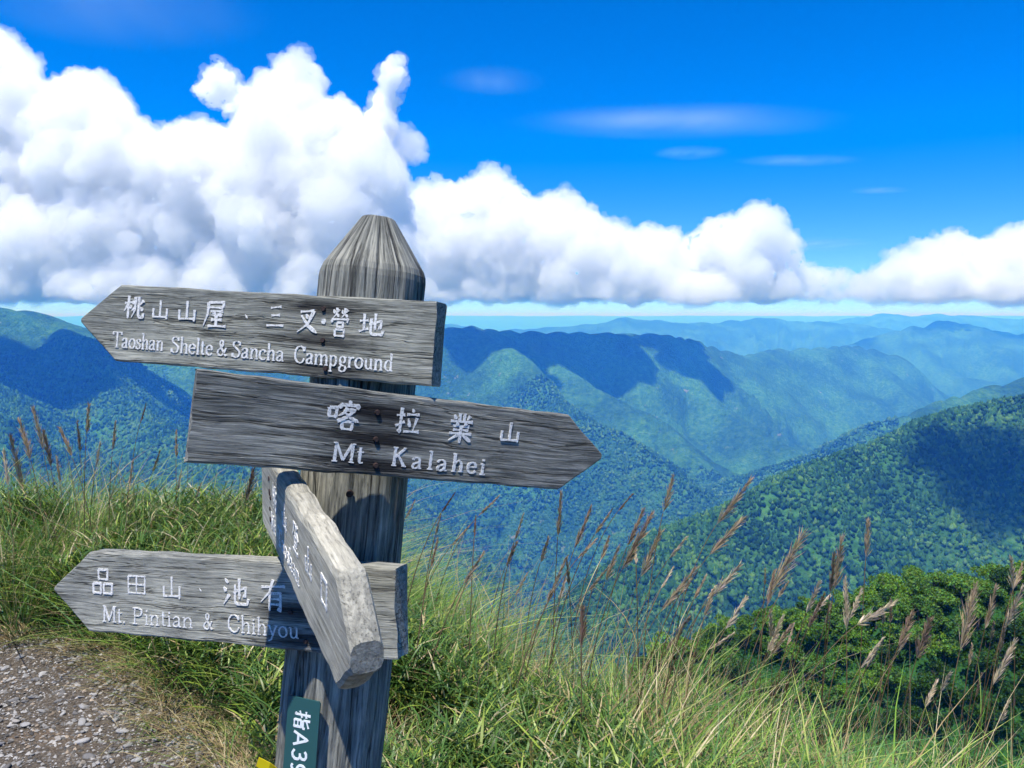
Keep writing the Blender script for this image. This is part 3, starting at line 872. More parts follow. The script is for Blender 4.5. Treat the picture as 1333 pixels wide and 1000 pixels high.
class Letters:
    """collects raised strokes on a face; local X along, Y up, Z out"""
    def __init__(self, z0, lift, seed=0, rough=.0):
        self.V = []; self.F = []; self.z0 = z0; self.lift = lift; self.k = 0; self.rg = random.Random(seed); self.rough = rough; self.done = []

    def stroke(self, pts, widths):
        # resample
        P_ = [Vector((a, b)) for a, b in pts]
        L = [0.0]
        for a, b in zip(P_[:-1], P_[1:]): L.append(L[-1] + (b - a).length)
        tot = L[-1]
        if tot < 1e-6: return
        nseg = max(3, min(22, int(tot / .0022)))
        S = []
        ts = sorted(set([i / nseg for i in range(nseg + 1)] + [q / tot for q in L]))
        ts = [t for i, t in enumerate(ts) if i == 0 or t - ts[i - 1] > 1e-4]
        for t in ts:
            d = t * tot; j = 0
            while j < len(L) - 2 and L[j + 1] < d: j += 1
            f = (d - L[j]) / max(1e-9, L[j + 1] - L[j])
            S.append(P_[j].lerp(P_[j + 1], f))
        n0 = len(self.V); m = len(S)
        z = self.z0 + self.lift + (self.k % 9) * .00012; self.k += 1
        for i, p in enumerate(S):
            a = S[max(0, i - 1)]; b = S[min(m - 1, i + 1)]
            t = (b - a); t = t.normalized() if t.length > 0 else Vector((1, 0)); nrm = Vector((-t.y, t.x))
            w = widths(ts[i], t) * .5 * (1 + self.rough * self.rg.uniform(-1, 1))
            for s in (1, -1):
                q = p + nrm * s * w
                self.V.append((q.x, q.y, z)); self.V.append((q.x + nrm.x * s * .0004, q.y + nrm.y * s * .0004, self.z0 - .003))
        for i in range(m - 1):
            a = n0 + i * 4; b = a + 4
            self.F += [(a, a + 2, b + 2, b), (a + 1, a, b, b + 1), (a + 2, a + 3, b + 3, b + 2)]
        self.F += [(n0, n0 + 1, n0 + 3, n0 + 2), (n0 + (m - 1) * 4, n0 + (m - 1) * 4 + 2, n0 + (m - 1) * 4 + 3, n0 + (m - 1) * 4 + 1)]

    def han(self, ch, c, size, xdir=Vector((1, 0)), ydir=Vector((0, 1)), wt=1.0):
        for kind, pts in HAN[ch]:
            pp = [c + xdir * ((a - 5) / 10 * size[0]) + ydir * ((b - 5) / 10 * size[1]) for a, b in pts]
            s = min(size) * .088 * wt * self.rg.uniform(.9, 1.12)
            fn = {'h': lambda t, d, s=s: s * (1.05 - .55 * math.sin(t * math.pi) ** .8 + .25 * t),
                  'v': lambda t, d, s=s: s * (1.35 - .35 * math.sin(t * math.pi)) * (1 if t < .85 else 1 - (t - .85) * 3.5),
                  'p': lambda t, d, s=s: s * (1.45 - 1.15 * t),
                  'n': lambda t, d, s=s: s * (.55 + 1.25 * t if t < .82 else (1.575 - (t - .82) * 7.5)),
                  'd': lambda t, d, s=s: s * (.45 + 1.5 * t if t < .75 else 1.6 - (t - .75) * 4),
                  'b': lambda t, d, s=s: s * (1.15 - .15 * math.sin(t * math.pi))}[kind]
            self.stroke(pp, fn)
        self.flush('carved_character')

    def text(self, s, a, b, h, up, thick=.125, thin=.05, mono=False):
        """s from a to b along the baseline, cap height h"""
        wid = sum(GLY[c][0] for c in s); ux = (b - a) / wid
        pos = 0.0
        uxl = ux.length; ud = ux.normalized()
        for c in s:
            w, st = GLY[c]
            for pts in st:
                pp = [a + ux * (pos + q[0]) + up * (q[1] * h) for q in pts]
                if mono: fn = lambda t, d: thick * h
                else:
                    fn = lambda t, d: h * (thin + (thick - thin) * abs(d.dot(up)) ** 1.2)
                self.stroke(pp, fn)
            pos += w
        self.flush('carved_word')

    def flush(self, name):
        """everything drawn since the last flush becomes one part"""
        if self.V: self.done.append((name, self.V, self.F))
        self.V = []; self.F = []

    def build(self, name, mat, parent):
        for nm, V, F in self.done: mesh_obj(nm, V, F, mat, parent)

# ------------------------------------------------------------------ the signpost
n = NT('white_paint')
co = n.mapping((1, 1, 1))
wear = n.noise(co, 210, 5, .75)
c = n.ramp(wear, [(.36, (.20, .20, .19)), (.46, (.60, .60, .57)), (.7, (.80, .79, .76))])
n.principled(c, .75, n.bump(wear, .4, .001), .2)
M_PAINT = n.m
n = NT('rusty_iron')
co = n.mapping((1, 1, 1))
c = n.ramp(n.noise(co, 220, 4), [(.35, (.018, .014, .014)), (.65, (.07, .042, .036))])
n.principled(c, .7, None, .35, .3)
M_IRON = n.m

sign = empty('signpost', (P(435, 1000, 1.56).x - .03, 1.52, 0))
sign.location.z = HZ(sign.location.x, 1.52)
tag(sign, 'weathered grey wooden signpost with four carved arrow boards and a green number plate', 'signpost')
bpy.context.view_layer.update()
sign_inv = Matrix.Translation(-sign.location)


class Plane:
    """face of a board: origin, along, up, out; built from four front-face corners"""
    def __init__(self, A, B, D):       # A: end of top edge, B: other end of top edge, D: below A
        self.U = (B - A).normalized()
        v = A - D
        self.Vv = (v - self.U * v.dot(self.U)).normalized()
        self.N = self.U.cross(self.Vv).normalized()
        self.o = A

    def uv(self, x, y):
        d = ray(x, y); t = (self.o - CAM).dot(self.N) / d.dot(self.N)
        q = CAM + d * t - self.o
        return Vector((q.dot(self.U), q.dot(self.Vv)))


def place_board(pl, Hh, T):
    """matrix (relative to the signpost) taking board-local to place: local origin = end, middle height, mid thickness"""
    m = Matrix((pl.U, pl.Vv, pl.N)).transposed().to_4x4()
    m.translation = pl.o - pl.Vv * Hh / 2 - pl.N * T / 2
    return sign_inv @ m


def add_nail(b, u, v, T, r=.0055):
    bm = bmesh.new()
    bmesh.ops.create_cone(bm, segments=10, cap_ends=True, radius1=r, radius2=r * .75, depth=.006, matrix=Matrix.Translation((u, v, T / 2 + .0008)))
    me = bpy.data.meshes.new('nail'); bm.to_mesh(me); bm.free(); me.materials.append(M_IRON)
    o = bpy.data.objects.new('nail', me); COL.objects.link(o); o.parent = b
    return o

GREY = ((.085, .090, .092), (.215, .228, .226), (.39, .40, .395))
TH = .046


def make_board(tl, tr, bl, depths, tip, length_px, Hh, seed, pal, nails, tipdir, stains_amt=.8, stretch=(4.2, 105, 105), chip=.0025, blunt=.006):
    A = P(tl[0], tl[1], depths[0]); B = P(tr[0], tr[1], depths[1]); D = P(bl[0], bl[1], depths[0])
    pl = Plane(A, B, D)
    L = (B - A).length
    nl = [pl.uv(*q) for q in nails]
    loc = [(q.x, q.y + Hh / 2) for q in nl]
    m = wood('weathered_wood_%d' % seed, *pal, stretch=stretch, seed=seed * 1.7, stains=[(u, v, .095, .016, stains_amt) for u, v in loc])
    b = loft_board('arrow_board', L, tip, Hh, TH, m, sign, seed, chip, blunt, tipdir)
    b.matrix_local = place_board(pl, Hh, TH)
    for u, v in loc: add_nail(b, u, v, TH)
    return b, pl, L


def letter_uv(pl, Hh):
    return lambda x, y: (lambda q: Vector((q.x, q.y + Hh / 2)))(pl.uv(x, y))

# --- upper board
HB = .155
b1, pl1, L1 = make_board((157, 371), (569, 392), (151, 468), (1.575, 1.385), .093, 0, HB, 3, GREY, [(421.5, 402), (420.5, 443), (424, 480)], -1)
b1['label'] = 'top board pointing left to the Taoshan shelter and Sancha campground'
u = letter_uv(pl1, HB)
lt = Letters(TH / 2, .0011, 1, .14)
for ch, x, y, w, h in (('桃', 175, 400, 27, 33), ('山', 209, 403, 25, 29), ('山', 244, 405, 28, 31), ('屋', 281, 409, 33, 37), ('、', 321, 411, 17, 19), ('三', 359, 412, 26, 35), ('叉', 400, 418, 30, 36), ('營', 443, 419, 25, 40), ('地', 484, 422, 34, 33)):
    c = u(x, y); sx = (u(x + w / 2, y) - u(x - w / 2, y)).length; sy = (u(x, y - h / 2) - u(x, y + h / 2)).length
    lt.han(ch, c, (sx, sy), wt=1.08)
lt.text('Taoshan', u(146.5, 452), u(213, 457), .0325, Vector((0, 1)))
lt.text('Shelte', u(222, 459), u(277, 463), .0325, Vector((0, 1)))
lt.text('&', u(282, 463), u(296, 464), .031, Vector((0, 1)))
lt.text('Sancha', u(301, 465), u(370, 471), .0325, Vector((0, 1)))
lt.text('Campground', u(382, 472), u(512, 484), .0325, Vector((0, 1)))
# the pale plug beside the upper nail
c = u(421.5, 418.5)
lt.stroke([(c.x - .0049, c.y), (c.x - .0035, c.y), (c.x, c.y), (c.x + .0035, c.y), (c.x + .0049, c.y)], lambda t, d: .0102 * math.sqrt(max(.02, 1 - (2 * t - 1) ** 2)))
lt.flush('pale_plug')
lt.build('lettering', M_PAINT, b1)

# --- second board
HB2 = .149
b2, pl2, L2 = make_board((258, 481), (741, 541), (243, 603), (1.225, 1.523), .088, 0, HB2, 5, ((.060, .064, .070), (.165, .174, .180), (.36, .368, .37)), [(491, 537), (489, 572), (489, 606)], 1, .95)
b2['label'] = 'second board pointing right to Mt Kalahei'
u = letter_uv(pl2, HB2)
lt = Letters(TH / 2, .0007, 2, .2)
for ch, x, y, w, h in (('喀', 447, 540, 44, 41), ('拉', 531, 548, 33, 37), ('業', 600, 557, 33, 40), ('山', 664, 563, 30, 31)):
    c = u(x, y); sx = (u(x + w / 2, y) - u(x - w / 2, y)).length; sy = (u(x, y - h / 2) - u(x, y + h / 2)).length
    lt.han(ch, c, (sx, sy), wt=1.08)
lt.text('Mt', u(429, 600), u(473, 604), .0335, Vector((0, 1)), .15, .06)
lt.text('K', u(508, 606), u(529, 608), .034, Vector((0, 1)), .15, .06)
for ch, x0, x1, yb in (('a', 534, 549, 610), ('l', 554, 564, 611), ('a', 566, 582, 613), ('h', 586, 603, 614), ('e', 606, 620, 616), ('i', 622, 632, 618)):
    lt.text(ch, u(x0, yb), u(x1, yb + .6), .034, Vector((0, 1)), .15, .06)
lt.build('lettering', M_PAINT, b2)

# --- lowest board
HB3 = .162
b3, pl3, L3 = make_board((116, 719), (514, 739), (106, 820), (1.60, 1.36), .098, 0, HB3, 8, ((.13, .137, .142), (.25, .262, .266), (.40, .408, .41)), [(379, 797), (398, 835)], -1, .8)
b3['label'] = 'lowest board pointing left to Mt. Pintian and Chihyou'
u = letter_uv(pl3, HB3)
lt = Letters(TH / 2, .0010, 3, .18)
for ch, x, y, w, h in (('品', 134, 757, 28, 36), ('田', 178, 761, 27, 28), ('山', 224, 765, 29, 34), ('、', 261, 767, 15, 16), ('池', 307, 770, 36, 40), ('有', 356, 775, 36, 44)):
    c = u(x, y); sx = (u(x + w / 2, y) - u(x - w / 2, y)).length; sy = (u(x, y - h / 2) - u(x, y + h / 2)).length
    lt.han(ch, c, (sx, sy), wt=.9)
lt.text('Mt.', u(133, 809), u(165, 812), .033, Vector((0, 1)), .12)
lt.text('Pintian', u(172, 812), u(252, 818), .033, Vector((0, 1)), .105)
lt.text('&', u(265, 819), u(278, 820), .031, Vector((0, 1)), .10)
lt.text('Chihyou', u(296, 822), u(390, 832), .033, Vector((0, 1)), .10)
lt.build('lettering', M_PAINT, b3)

# --- board pointing at the viewer
HB4 = .166
T4 = .041
S4 = .97
fb = CAM + (P(342, 684, 1.62) - CAM) * S4
tipm = CAM + (P(456, 860, .945) - CAM) * S4
V4 = Vector((0, 0, 1))
for _ in range(6):
    d4 = tipm - (fb + V4 * HB4 / 2)
    U4 = d4.normalized(); V4 = (Vector((0, 0, 1)) - U4 * U4.z).normalized()
N4 = U4.cross(V4)
L4 = d4.length - .075
m4 = wood('weathered_wood_pale', (.20, .197, .185), (.33, .325, .305), (.48, .47, .44), stretch=(3, 60, 60), seed=6.1, crack=.3, lines_on=False)
b4 = loft_board('arrow_board', L4, .075, HB4, T4, m4, sign, 12, .006, .02, 1, .012)
m = Matrix((U4, V4, N4)).transposed().to_4x4()
m.translation = fb + V4 * HB4 / 2 - N4 * T4 / 2
b4.matrix_local = sign_inv @ m
b4['label'] = 'pale cracked board pointing towards the viewer'
lt = Letters(T4 / 2, .0006, 4, .3)
for k, ch in enumerate('桃山登山口'):
    lt.han(ch, Vector((.16 + .105 * k, .026)), (.052, .056), wt=.95)
lt.text('Mt', Vector((.12, -.046)), Vector((.17, -.046)), .034, Vector((0, 1)), .13, .05)
lt.text('Taoshan', Vector((.20, -.046)), Vector((.40, -.046)), .034, Vector((0, 1)), .13, .05)
lt.build('lettering', M_PAINT, b4)
# row of dark worm holes near its far end
for k, (uu, vv, rr) in enumerate(((.10, .045, .006), (.105, .02, .008), (.115, .012, .006), (.108, -.012, .005), (.112, -.032, .007))):
    bm = bmesh.new(); bmesh.ops.create_cone(bm, segments=8, cap_ends=True, radius1=rr, radius2=rr * .8, depth=.004, matrix=Matrix.Translation((uu, vv, T4 / 2)))
    me = bpy.data.meshes.new('knot'); bm.to_mesh(me); bm.free(); me.materials.append(M_IRON)
    o = bpy.data.objects.new('knot', me); COL.objects.link(o); o.parent = b4

# --- the post
DP = 1.552
pb = P(427, 1000, DP); pt = P(492, 286, DP)
ax = (pt - pb).normalized()
foot = pb + ax * ((sign.location.z - .25 - pb.z) / ax.z)
sh = (P(485, 352, DP) - foot).length; tot = (pt - foot).length
V = []; F = []; GA = []
NA_ = 64; prof = [(q, .1058) for q in np.linspace(0, sh - .02, 46)] + [(sh - .008, .1043), (sh + .004, .0998), (sh + .013, .0938)]
for q in np.linspace(.12, 1, 16): prof.append((sh + .013 + (tot - sh - .013) * q, (.0938 + (.034 - .0938) * q)))
prof += [(tot + .003, .029), (tot + .005, .018)]
xa = Vector((1, 0, 0)); xa = (xa - ax * xa.dot(ax)).normalized(); ya = ax.cross(xa)
ths = np.arange(NA_) * 2 * np.pi / NA_
oct_ = 1 / np.max(np.stack([np.cos(ths - R(18) - k * np.pi / 4) * (1.0 if k % 2 == 0 else .94) for k in range(8)]), 0)
oct_ = np.minimum(oct_, 1.075) * .978
for (hq, r) in prof:
    nz = fbm(ths * 9, np.full(NA_, hq * 2.2), 3) * .0022 + fbm(np.cos(ths) * 2 + hq * 3, np.sin(ths) * 2, 3) * .003
    crk = -np.clip(ridged(ths * 5.0, np.full(NA_, hq * 1.1 + 3), 2) - .55, 0, 1) * .012
    rr = r * oct_ + (nz + crk) * min(1, r / .08)
    for a_, q in zip(ths, rr):
        V.append(foot + ax * hq + (xa * math.cos(a_) + ya * math.sin(a_)) * float(q) - sign.location)
        GA.append((math.cos(a_) * .1, math.sin(a_) * .1, hq))
for i in range(len(prof) - 1):
    for k in range(NA_):
        F.append((i * NA_ + k, i * NA_ + (k + 1) % NA_, (i + 1) * NA_ + (k + 1) % NA_, (i + 1) * NA_ + k))
F.append(tuple(range((len(prof) - 1) * NA_, len(prof) * NA_)))
m_post = wood('weathered_post', (.040, .043, .046), (.165, .172, .172), (.36, .362, .35), stretch=(46, 46, 2.2), seed=2.2, crack=.8, attr='grain')
post = mesh_obj('post', [v[:] for v in V], F, m_post, sign)
ga_ = post.data.attributes.new('grain', 'FLOAT_VECTOR', 'POINT'); ga_.data.foreach_set('vector', np.array(GA, dtype=np.float32).ravel())
# dark knot hole between the boards
kq = P(455, 643, 1.4435) - sign.location
bm = bmesh.new(); bmesh.ops.create_cone(bm, segments=10, cap_ends=True, radius1=.007, radius2=.006, depth=.01, matrix=Matrix.Translation(kq) @ Matrix.Rotation(R(90), 4, 'X'))
me = bpy.data.meshes.new('nail_hole'); bm.to_mesh(me); bm.free(); me.materials.append(M_IRON)
o = bpy.data.objects.new('nail_hole', me); COL.objects.link(o); o.parent = post

# --- number plate
A = P(376, 905, 1.445); B = P(417.5, 914, 1.425); D = P(368, 1003, 1.445)
pp_ = Plane(A, B, D)
wP = (B - A).length; hP = .215
n = NT('green_plate'); n.principled((.022, .085, .088), .35, None, .4); M_PLATE = n.m
n = NT('plate_white'); n.principled((.72, .76, .76), .5, None, .3); M_PW = n.m
bm = bmesh.new(); bmesh.ops.create_cube(bm, size=1, matrix=Matrix.Translation((wP / 2, -hP / 2, 0)) @ Matrix.Diagonal((wP, hP, .003, 1)))
bmesh.ops.bevel(bm, geom=[e for e in bm.edges if abs(e.verts[0].co.z - e.verts[1].co.z) > .001], offset=.002, segments=2, affect='EDGES')
me = bpy.data.meshes.new('number_plate'); bm.to_mesh(me); bm.free(); me.materials.append(M_PLATE)
plate = bpy.data.objects.new('number_plate', me); COL.objects.link(plate); plate.parent = sign
m = Matrix((pp_.U, pp_.Vv, pp_.N)).transposed().to_4x4(); m.translation = pp_.o
plate.matrix_local = sign_inv @ m
plate['label'] = 'green plate with white characters running down the post'
lt = Letters(.0016, .0004, 5)
dn = Vector((0, -1)); rt_ = Vector((1, 0))
lt.han('指', Vector((wP * .50, -.040)), (.036, .037), xdir=dn, ydir=rt_, wt=1.15)
for ch, y0, y1 in (('A', .0615, .0895), ('3', .0945, .1165), ('9', .121, .143)):
    lt.text(ch, Vector((wP * .26, -y0)), Vector((wP * .26, -y1)), .030, rt_, .15, .15, True)
lt.build('lettering', M_PW, plate)

# --- yellow trail ribbon knotted low on the post
n = NT('yellow_ribbon'); n.principled((.78, .62, .01), .45, None, .4); M_YEL = n.m
V = []; F = []
rc = foot + ax * ((P(425, 1030, DP) - foot).length) - sign.location
for k in range(33):
    a_ = k * 2 * math.pi / 32; d = (xa * math.cos(a_) + ya * math.sin(a_)) * .1122
    V += [(rc + d + ax * .011)[:], (rc + d - ax * .011)[:]]
for k in range(32): F.append((2 * k, 2 * k + 2, 2 * k + 3, 2 * k + 1))
t0 = P(366, 1012, 1.50); t1 = P(350, 1000, 1.485); t2 = P(335, 992, 1.48)
b0 = len(V)
for q, w_ in ((t0, .014), (t1, .0135), (t2, .012)):
    q = q - sign.location; V += [(q + Vector((.003, 0, w_ * .75)))[:], (q - Vector((.003, 0, w_ * .75)))[:]]
F += [(b0, b0 + 2, b0 + 3, b0 + 1), (b0 + 2, b0 + 4, b0 + 5, b0 + 3)]
rib = mesh_obj('trail_ribbon', np.array([(Vector(v) + sign.location)[:] for v in V]), F, M_YEL)
so = rib.modifiers.new('thick', 'SOLIDIFY'); so.thickness = .0012
tag(rib, 'bright yellow ribbon end tied low around the signpost', 'ribbon')

# ------------------------------------------------------------------ flowering grass stalks
def stalk(tipx, tipy, bx, by, depth, seed, colr, wide=1.0, dry=False):
    rg = np.random.RandomState(seed)
    T_ = P(tipx, tipy, depth); B_ = P(bx, by, depth + rg.uniform(-.05, .05))
    ax_ = (T_ - B_); pl_len = ax_.length; dirv = ax_.normalized()
    # stem runs on down to the ground, straightening as it goes
    pts = [B_]; d = -dirv; step = .07
    q = B_.copy()
    for k in range(40):
        d = (d * .86 + Vector((rg.uniform(-.02, .02), rg.uniform(-.02, .02), -1)) * .14).normalized()
        q = q + d * step; pts.append(q.copy())
        if q.z < HZ(q.x, q.y) - .02: break
    base = pts[-1].copy(); base.z = HZ(base.x, base.y)
    root = empty('silvergrass_stalk', base)
    V = []; F = []; C = []
    def tube(ps, r0, r1, col):
        n0 = len(V)
        for i, p_ in enumerate(ps):
            r_ = r0 + (r1 - r0) * i / max(1, len(ps) - 1)
            for k in range(4):
                a_ = k * math.pi / 2; V.append((p_ - base + Vector((math.cos(a_) * r_, math.sin(a_) * r_, 0)))[:]); C.append(col)
        for i in range(len(ps) - 1):
            for k in range(4): F.append((n0 + i * 4 + k, n0 + i * 4 + (k + 1) % 4, n0 + i * 4 + 4 + (k + 1) % 4, n0 + i * 4 + 4 + k))
    sc_ = np.array([.17, .12, .065]) if not dry else np.array([.40, .33, .17])
    tube(pts[::-1], .0028, .0018, sc_ * rg.uniform(.6, 1.2))
    # a couple of long leaves on the stem
    mid = pts[len(pts) // 2]
    mesh_obj('stem', np.array(V), F, M_PLUME, root, colors=np.array(C))
    lv = []
    for k in range(rg.randint(1, 4)):
        p_ = pts[min(len(pts) - 1, rg.randint(len(pts) // 3, len(pts)))] - base
        g = GREEN[rg.randint(6)] if rg.rand() < .5 else STRAW[rg.randint(4)]
        lv.append(blades(np.array([p_.x]), np.array([p_.y]), np.array([p_.z]), np.array([rg.uniform(.2, .42)]), np.array([rg.uniform(.4, 1.1)]), np.array([rg.uniform(-.8, 2.6)]), np.array([.005]), np.array([g]), .7, 5, None, seed + k))
    v, f, c = cat3(lv); mesh_obj('leaf', v, f, M_GRASS, root, colors=c)
    # plume: many slender drooping branchlets close to the axis
    V = []; F = []; C = []
    side = dirv.cross(Vector((0, 1, 0))).normalized(); oth = dirv.cross(side).normalized()
    nb = int(70 + 150 * min(1, pl_len / .25))
    for k in range(nb):
        t = (k + rg.rand()) / nb
        o = B_ - base + ax_ * (t * .93) ; an = rg.uniform(0, 6.28)
        out = (side * math.cos(an) + oth * math.sin(an))
        ll = pl_len * rg.uniform(.18, .44) * (1 - .55 * t) * wide
        dr = (dirv * 1.0 + out * rg.uniform(.06, .5) * wide + Vector((.12, 0, -.05))).normalized()
        tt = o + dr * ll
        wv = dr.cross(Vector((rg.randn(), rg.randn(), rg.randn()))).normalized() * rg.uniform(.0010, .0024)
        n0 = len(V)
        md_ = o + dr * ll * .55
        V += [o[:], (md_ + wv)[:], tt[:], (md_ - wv)[:]]; F.append((n0, n0 + 1, n0 + 2, n0 + 3))
        cc = np.array(colr) * rg.uniform(.6, 1.45) * np.array([1, rg.uniform(.9, 1.1), rg.uniform(.8, 1.2)])
        C += [cc] * 4
    n0 = len(V)
    mesh_obj('plume', np.array(V), F, M_PLUME, root, colors=np.array(C))
    return root

BR = (.33, .255, .165); RD = (.26, .185, .125); TA = (.47, .39, .27); DK = (.14, .095, .07); YE = (.62, .47, .16)
RS = [  # tip x, y, plume base x, y, colour, width
    (651, 644, 622, 672, BR, .7), (540, 651, 527, 676, BR, .8), (619, 671, 617, 702, DK, .7), (612, 683, 587, 711, BR, .7), (682, 667, 669, 706, TA, .7),
    (730, 640, 726, 699, BR, .8), (714, 699, 703, 733, BR, 1), (770, 658, 747, 716, RD, .8), (797, 662, 774, 696, BR, .8), (824, 642, 804, 666, RD, .7),
    (876, 618, 863, 668, BR, 1), (793, 698, 781, 731, RD, 1), (777, 701, 751, 728, BR, .8), (838, 662, 816, 712, RD, .9), (849, 667, 808, 744, RD, .9),
    (860, 690, 833, 753, BR, 1), (895, 698, 870, 728, TA, .8), (907, 737, 859, 797, BR, .9), (877, 737, 860, 767, TA, .8), (793, 737, 764, 771, BR, .7),
    (738, 723, 711, 786, BR, .7), (673, 705, 658, 738, RD, 1), (628, 722, 617, 740, DK, .8), (932, 762, 920, 780, TA, .9), (574, 668, 566, 698, BR, .7),
    (593, 640, 574, 668, DK, .6), (570, 700, 560, 740, RD, .8),
    (978, 622, 932, 684, BR, .9), (968, 673, 922, 724, BR, 1), (1046, 694, 996, 782, BR, 1.1), (965, 734, 925, 778, TA, 1), (1096, 698, 1085, 771, BR, 1),
    (1130, 676, 1127, 727, BR, 1), (1067, 757, 1049, 799, TA, 1), (1100, 752, 1102, 822, TA, .9), (1122, 766, 1106, 806, TA, .9), (1166, 783, 1115, 814, TA, 1.1),
    (1188, 797, 1169, 843, RD, 1.2), (1211, 805, 1193, 858, RD, 1.2), (1270, 760, 1249, 850, BR, 1.1), (1316, 726, 1319, 771, TA, 1), (1297, 762, 1282, 820, BR, .9),
    (1331, 733, 1319, 768, BR, 1), (1331, 764, 1307, 820, TA, 1), (1321, 834, 1292, 893, TA, 1), (972, 776, 943, 821, TA, .9), (1220, 885, 1204, 922, TA, 1),
    (1238, 874, 1223, 902, TA, 1), (1313, 912, 1299, 945, TA, 1), (1081, 775, 1058, 799, TA, .9), (955, 824, 922, 846, TA, .8), (1020, 800, 998, 850, TA, .8),
    (1008, 742, 998, 790, RD, .9), (1086, 720, 1080, 775, RD, .9), (1150, 830, 1120, 870, TA, .8),
]
LS = [
    (42, 529, 56, 588, BR, .9), (12, 566, 32, 648, RD, .9), (4, 585, 10, 634, TA, .8), (77, 556, 94, 596, BR, .9), (115, 525, 112, 568, BR, .9),
    (190, 525, 182, 552, DK, .7), (150, 548, 146, 588, BR, .8), (73, 594, 78, 630, BR, .8), (229, 560, 229, 598, BR, .7), (208, 587, 198, 616, RD, .8),
    (262, 628, 254, 650, BR, .8), (330, 610, 319, 655, DK, 1.3), (305, 650, 296, 688, RD, 1.4), (24, 545, 40, 600, BR, .9), (130, 575, 124, 610, TA, .8),
    (172, 600, 168, 632, BR, .8), (100, 548, 104, 590, RD, .8), (236, 612, 230, 640, TA, .8), (56, 560, 66, 610, RD, .9),
]
_ex = random.Random(5)
for _ in range(26):     # smaller plumes between the big ones
    a_ = _ex.uniform(545, 1325); y_ = np.interp(a_, [545, 700, 850, 1000, 1325], [690, 730, 760, 800, 860]) + _ex.uniform(-60, 30)
    l_ = _ex.uniform(22, 48); k_ = _ex.uniform(-.1, .75)
    RS.append((a_, float(y_), a_ - l_ * k_, float(y_) + l_, _ex.choice([BR, BR, TA, RD]), _ex.uniform(.7, 1.0)))
rr_ = random.Random(77)
ORD = ['first', 'second', 'third', 'fourth', 'fifth', 'sixth', 'seventh', 'eighth', 'ninth', 'tenth', 'eleventh', 'twelfth', 'thirteenth', 'fourteenth', 'fifteenth', 'sixteenth', 'seventeenth', 'eighteenth', 'nineteenth', 'twentieth']
made = {}
for i, (a_, b_, c_, d_, colr, w_) in enumerate(RS + LS):
    hue = {BR: 'brown', RD: 'reddish', TA: 'pale tan', DK: 'dark brown'}[colr]
    if i < len(RS):
        dep = rr_.uniform(3.0, 4.3) if a_ < 1050 else rr_.uniform(2.9, 3.7)
        where = 'below the right pointing board' if a_ < 760 else 'in the middle clump' if a_ < 920 else 'against the wooded ridge' if a_ < 1080 else 'near the right edge'
        grp = 'silvergrass stalks right of the signpost'
    else:
        dep = rr_.uniform(4.2, 5.6)
        where = 'at the left edge' if a_ < 90 else 'above the lowest board' if a_ < 245 else 'beside the pale board'
        grp = 'silvergrass stalks left of the signpost'
    o = stalk(a_, b_, c_, d_, dep, 500 + i, colr, w_)
    tag(o, None, 'grass stalk', grp)
    made.setdefault((hue, where), []).append((a_, o))
for (hue, where), L_ in made.items():
    L_.sort(key=lambda q: q[0])
    for k, (a_, o) in enumerate(L_):
        o['label'] = '%s feathery grass plume %s' % (hue, where) + (', %s such from the left' % ORD[k] if len(L_) > 1 else '')
o = stalk(690, 962, 692, 1006, 2.35, 901, YE, .8, True)
tag(o, 'pale yellow fluffy grass plume at the bottom edge below the bank', 'grass stalk')
o = stalk(757, 790, 757, 846, 2.9, 902, DK, 1.3)
tag(o, 'dark brown upright dock seed head in the middle of the grass', 'grass stalk')

# ------------------------------------------------------------------ clouds
bm = bmesh.new(); bmesh.ops.create_icosphere(bm, subdivisions=2, radius=1)
IV = np.array([v.co[:] for v in bm.verts]); IF = np.array([[v.index for v in f.verts] for f in bm.faces]); bm.free()


def cloud_mat(density, aniso=.25):
    n = NT('cloud')
    d = n.n('VolumeScatter'); d.inputs[0].default_value = (1, 1, 1, 1); d.inputs['Density'].default_value = density
    d.inputs['Anisotropy'].default_value = aniso
    n.l(d.outputs[0], n.out.inputs['Volume'])
    return n.m


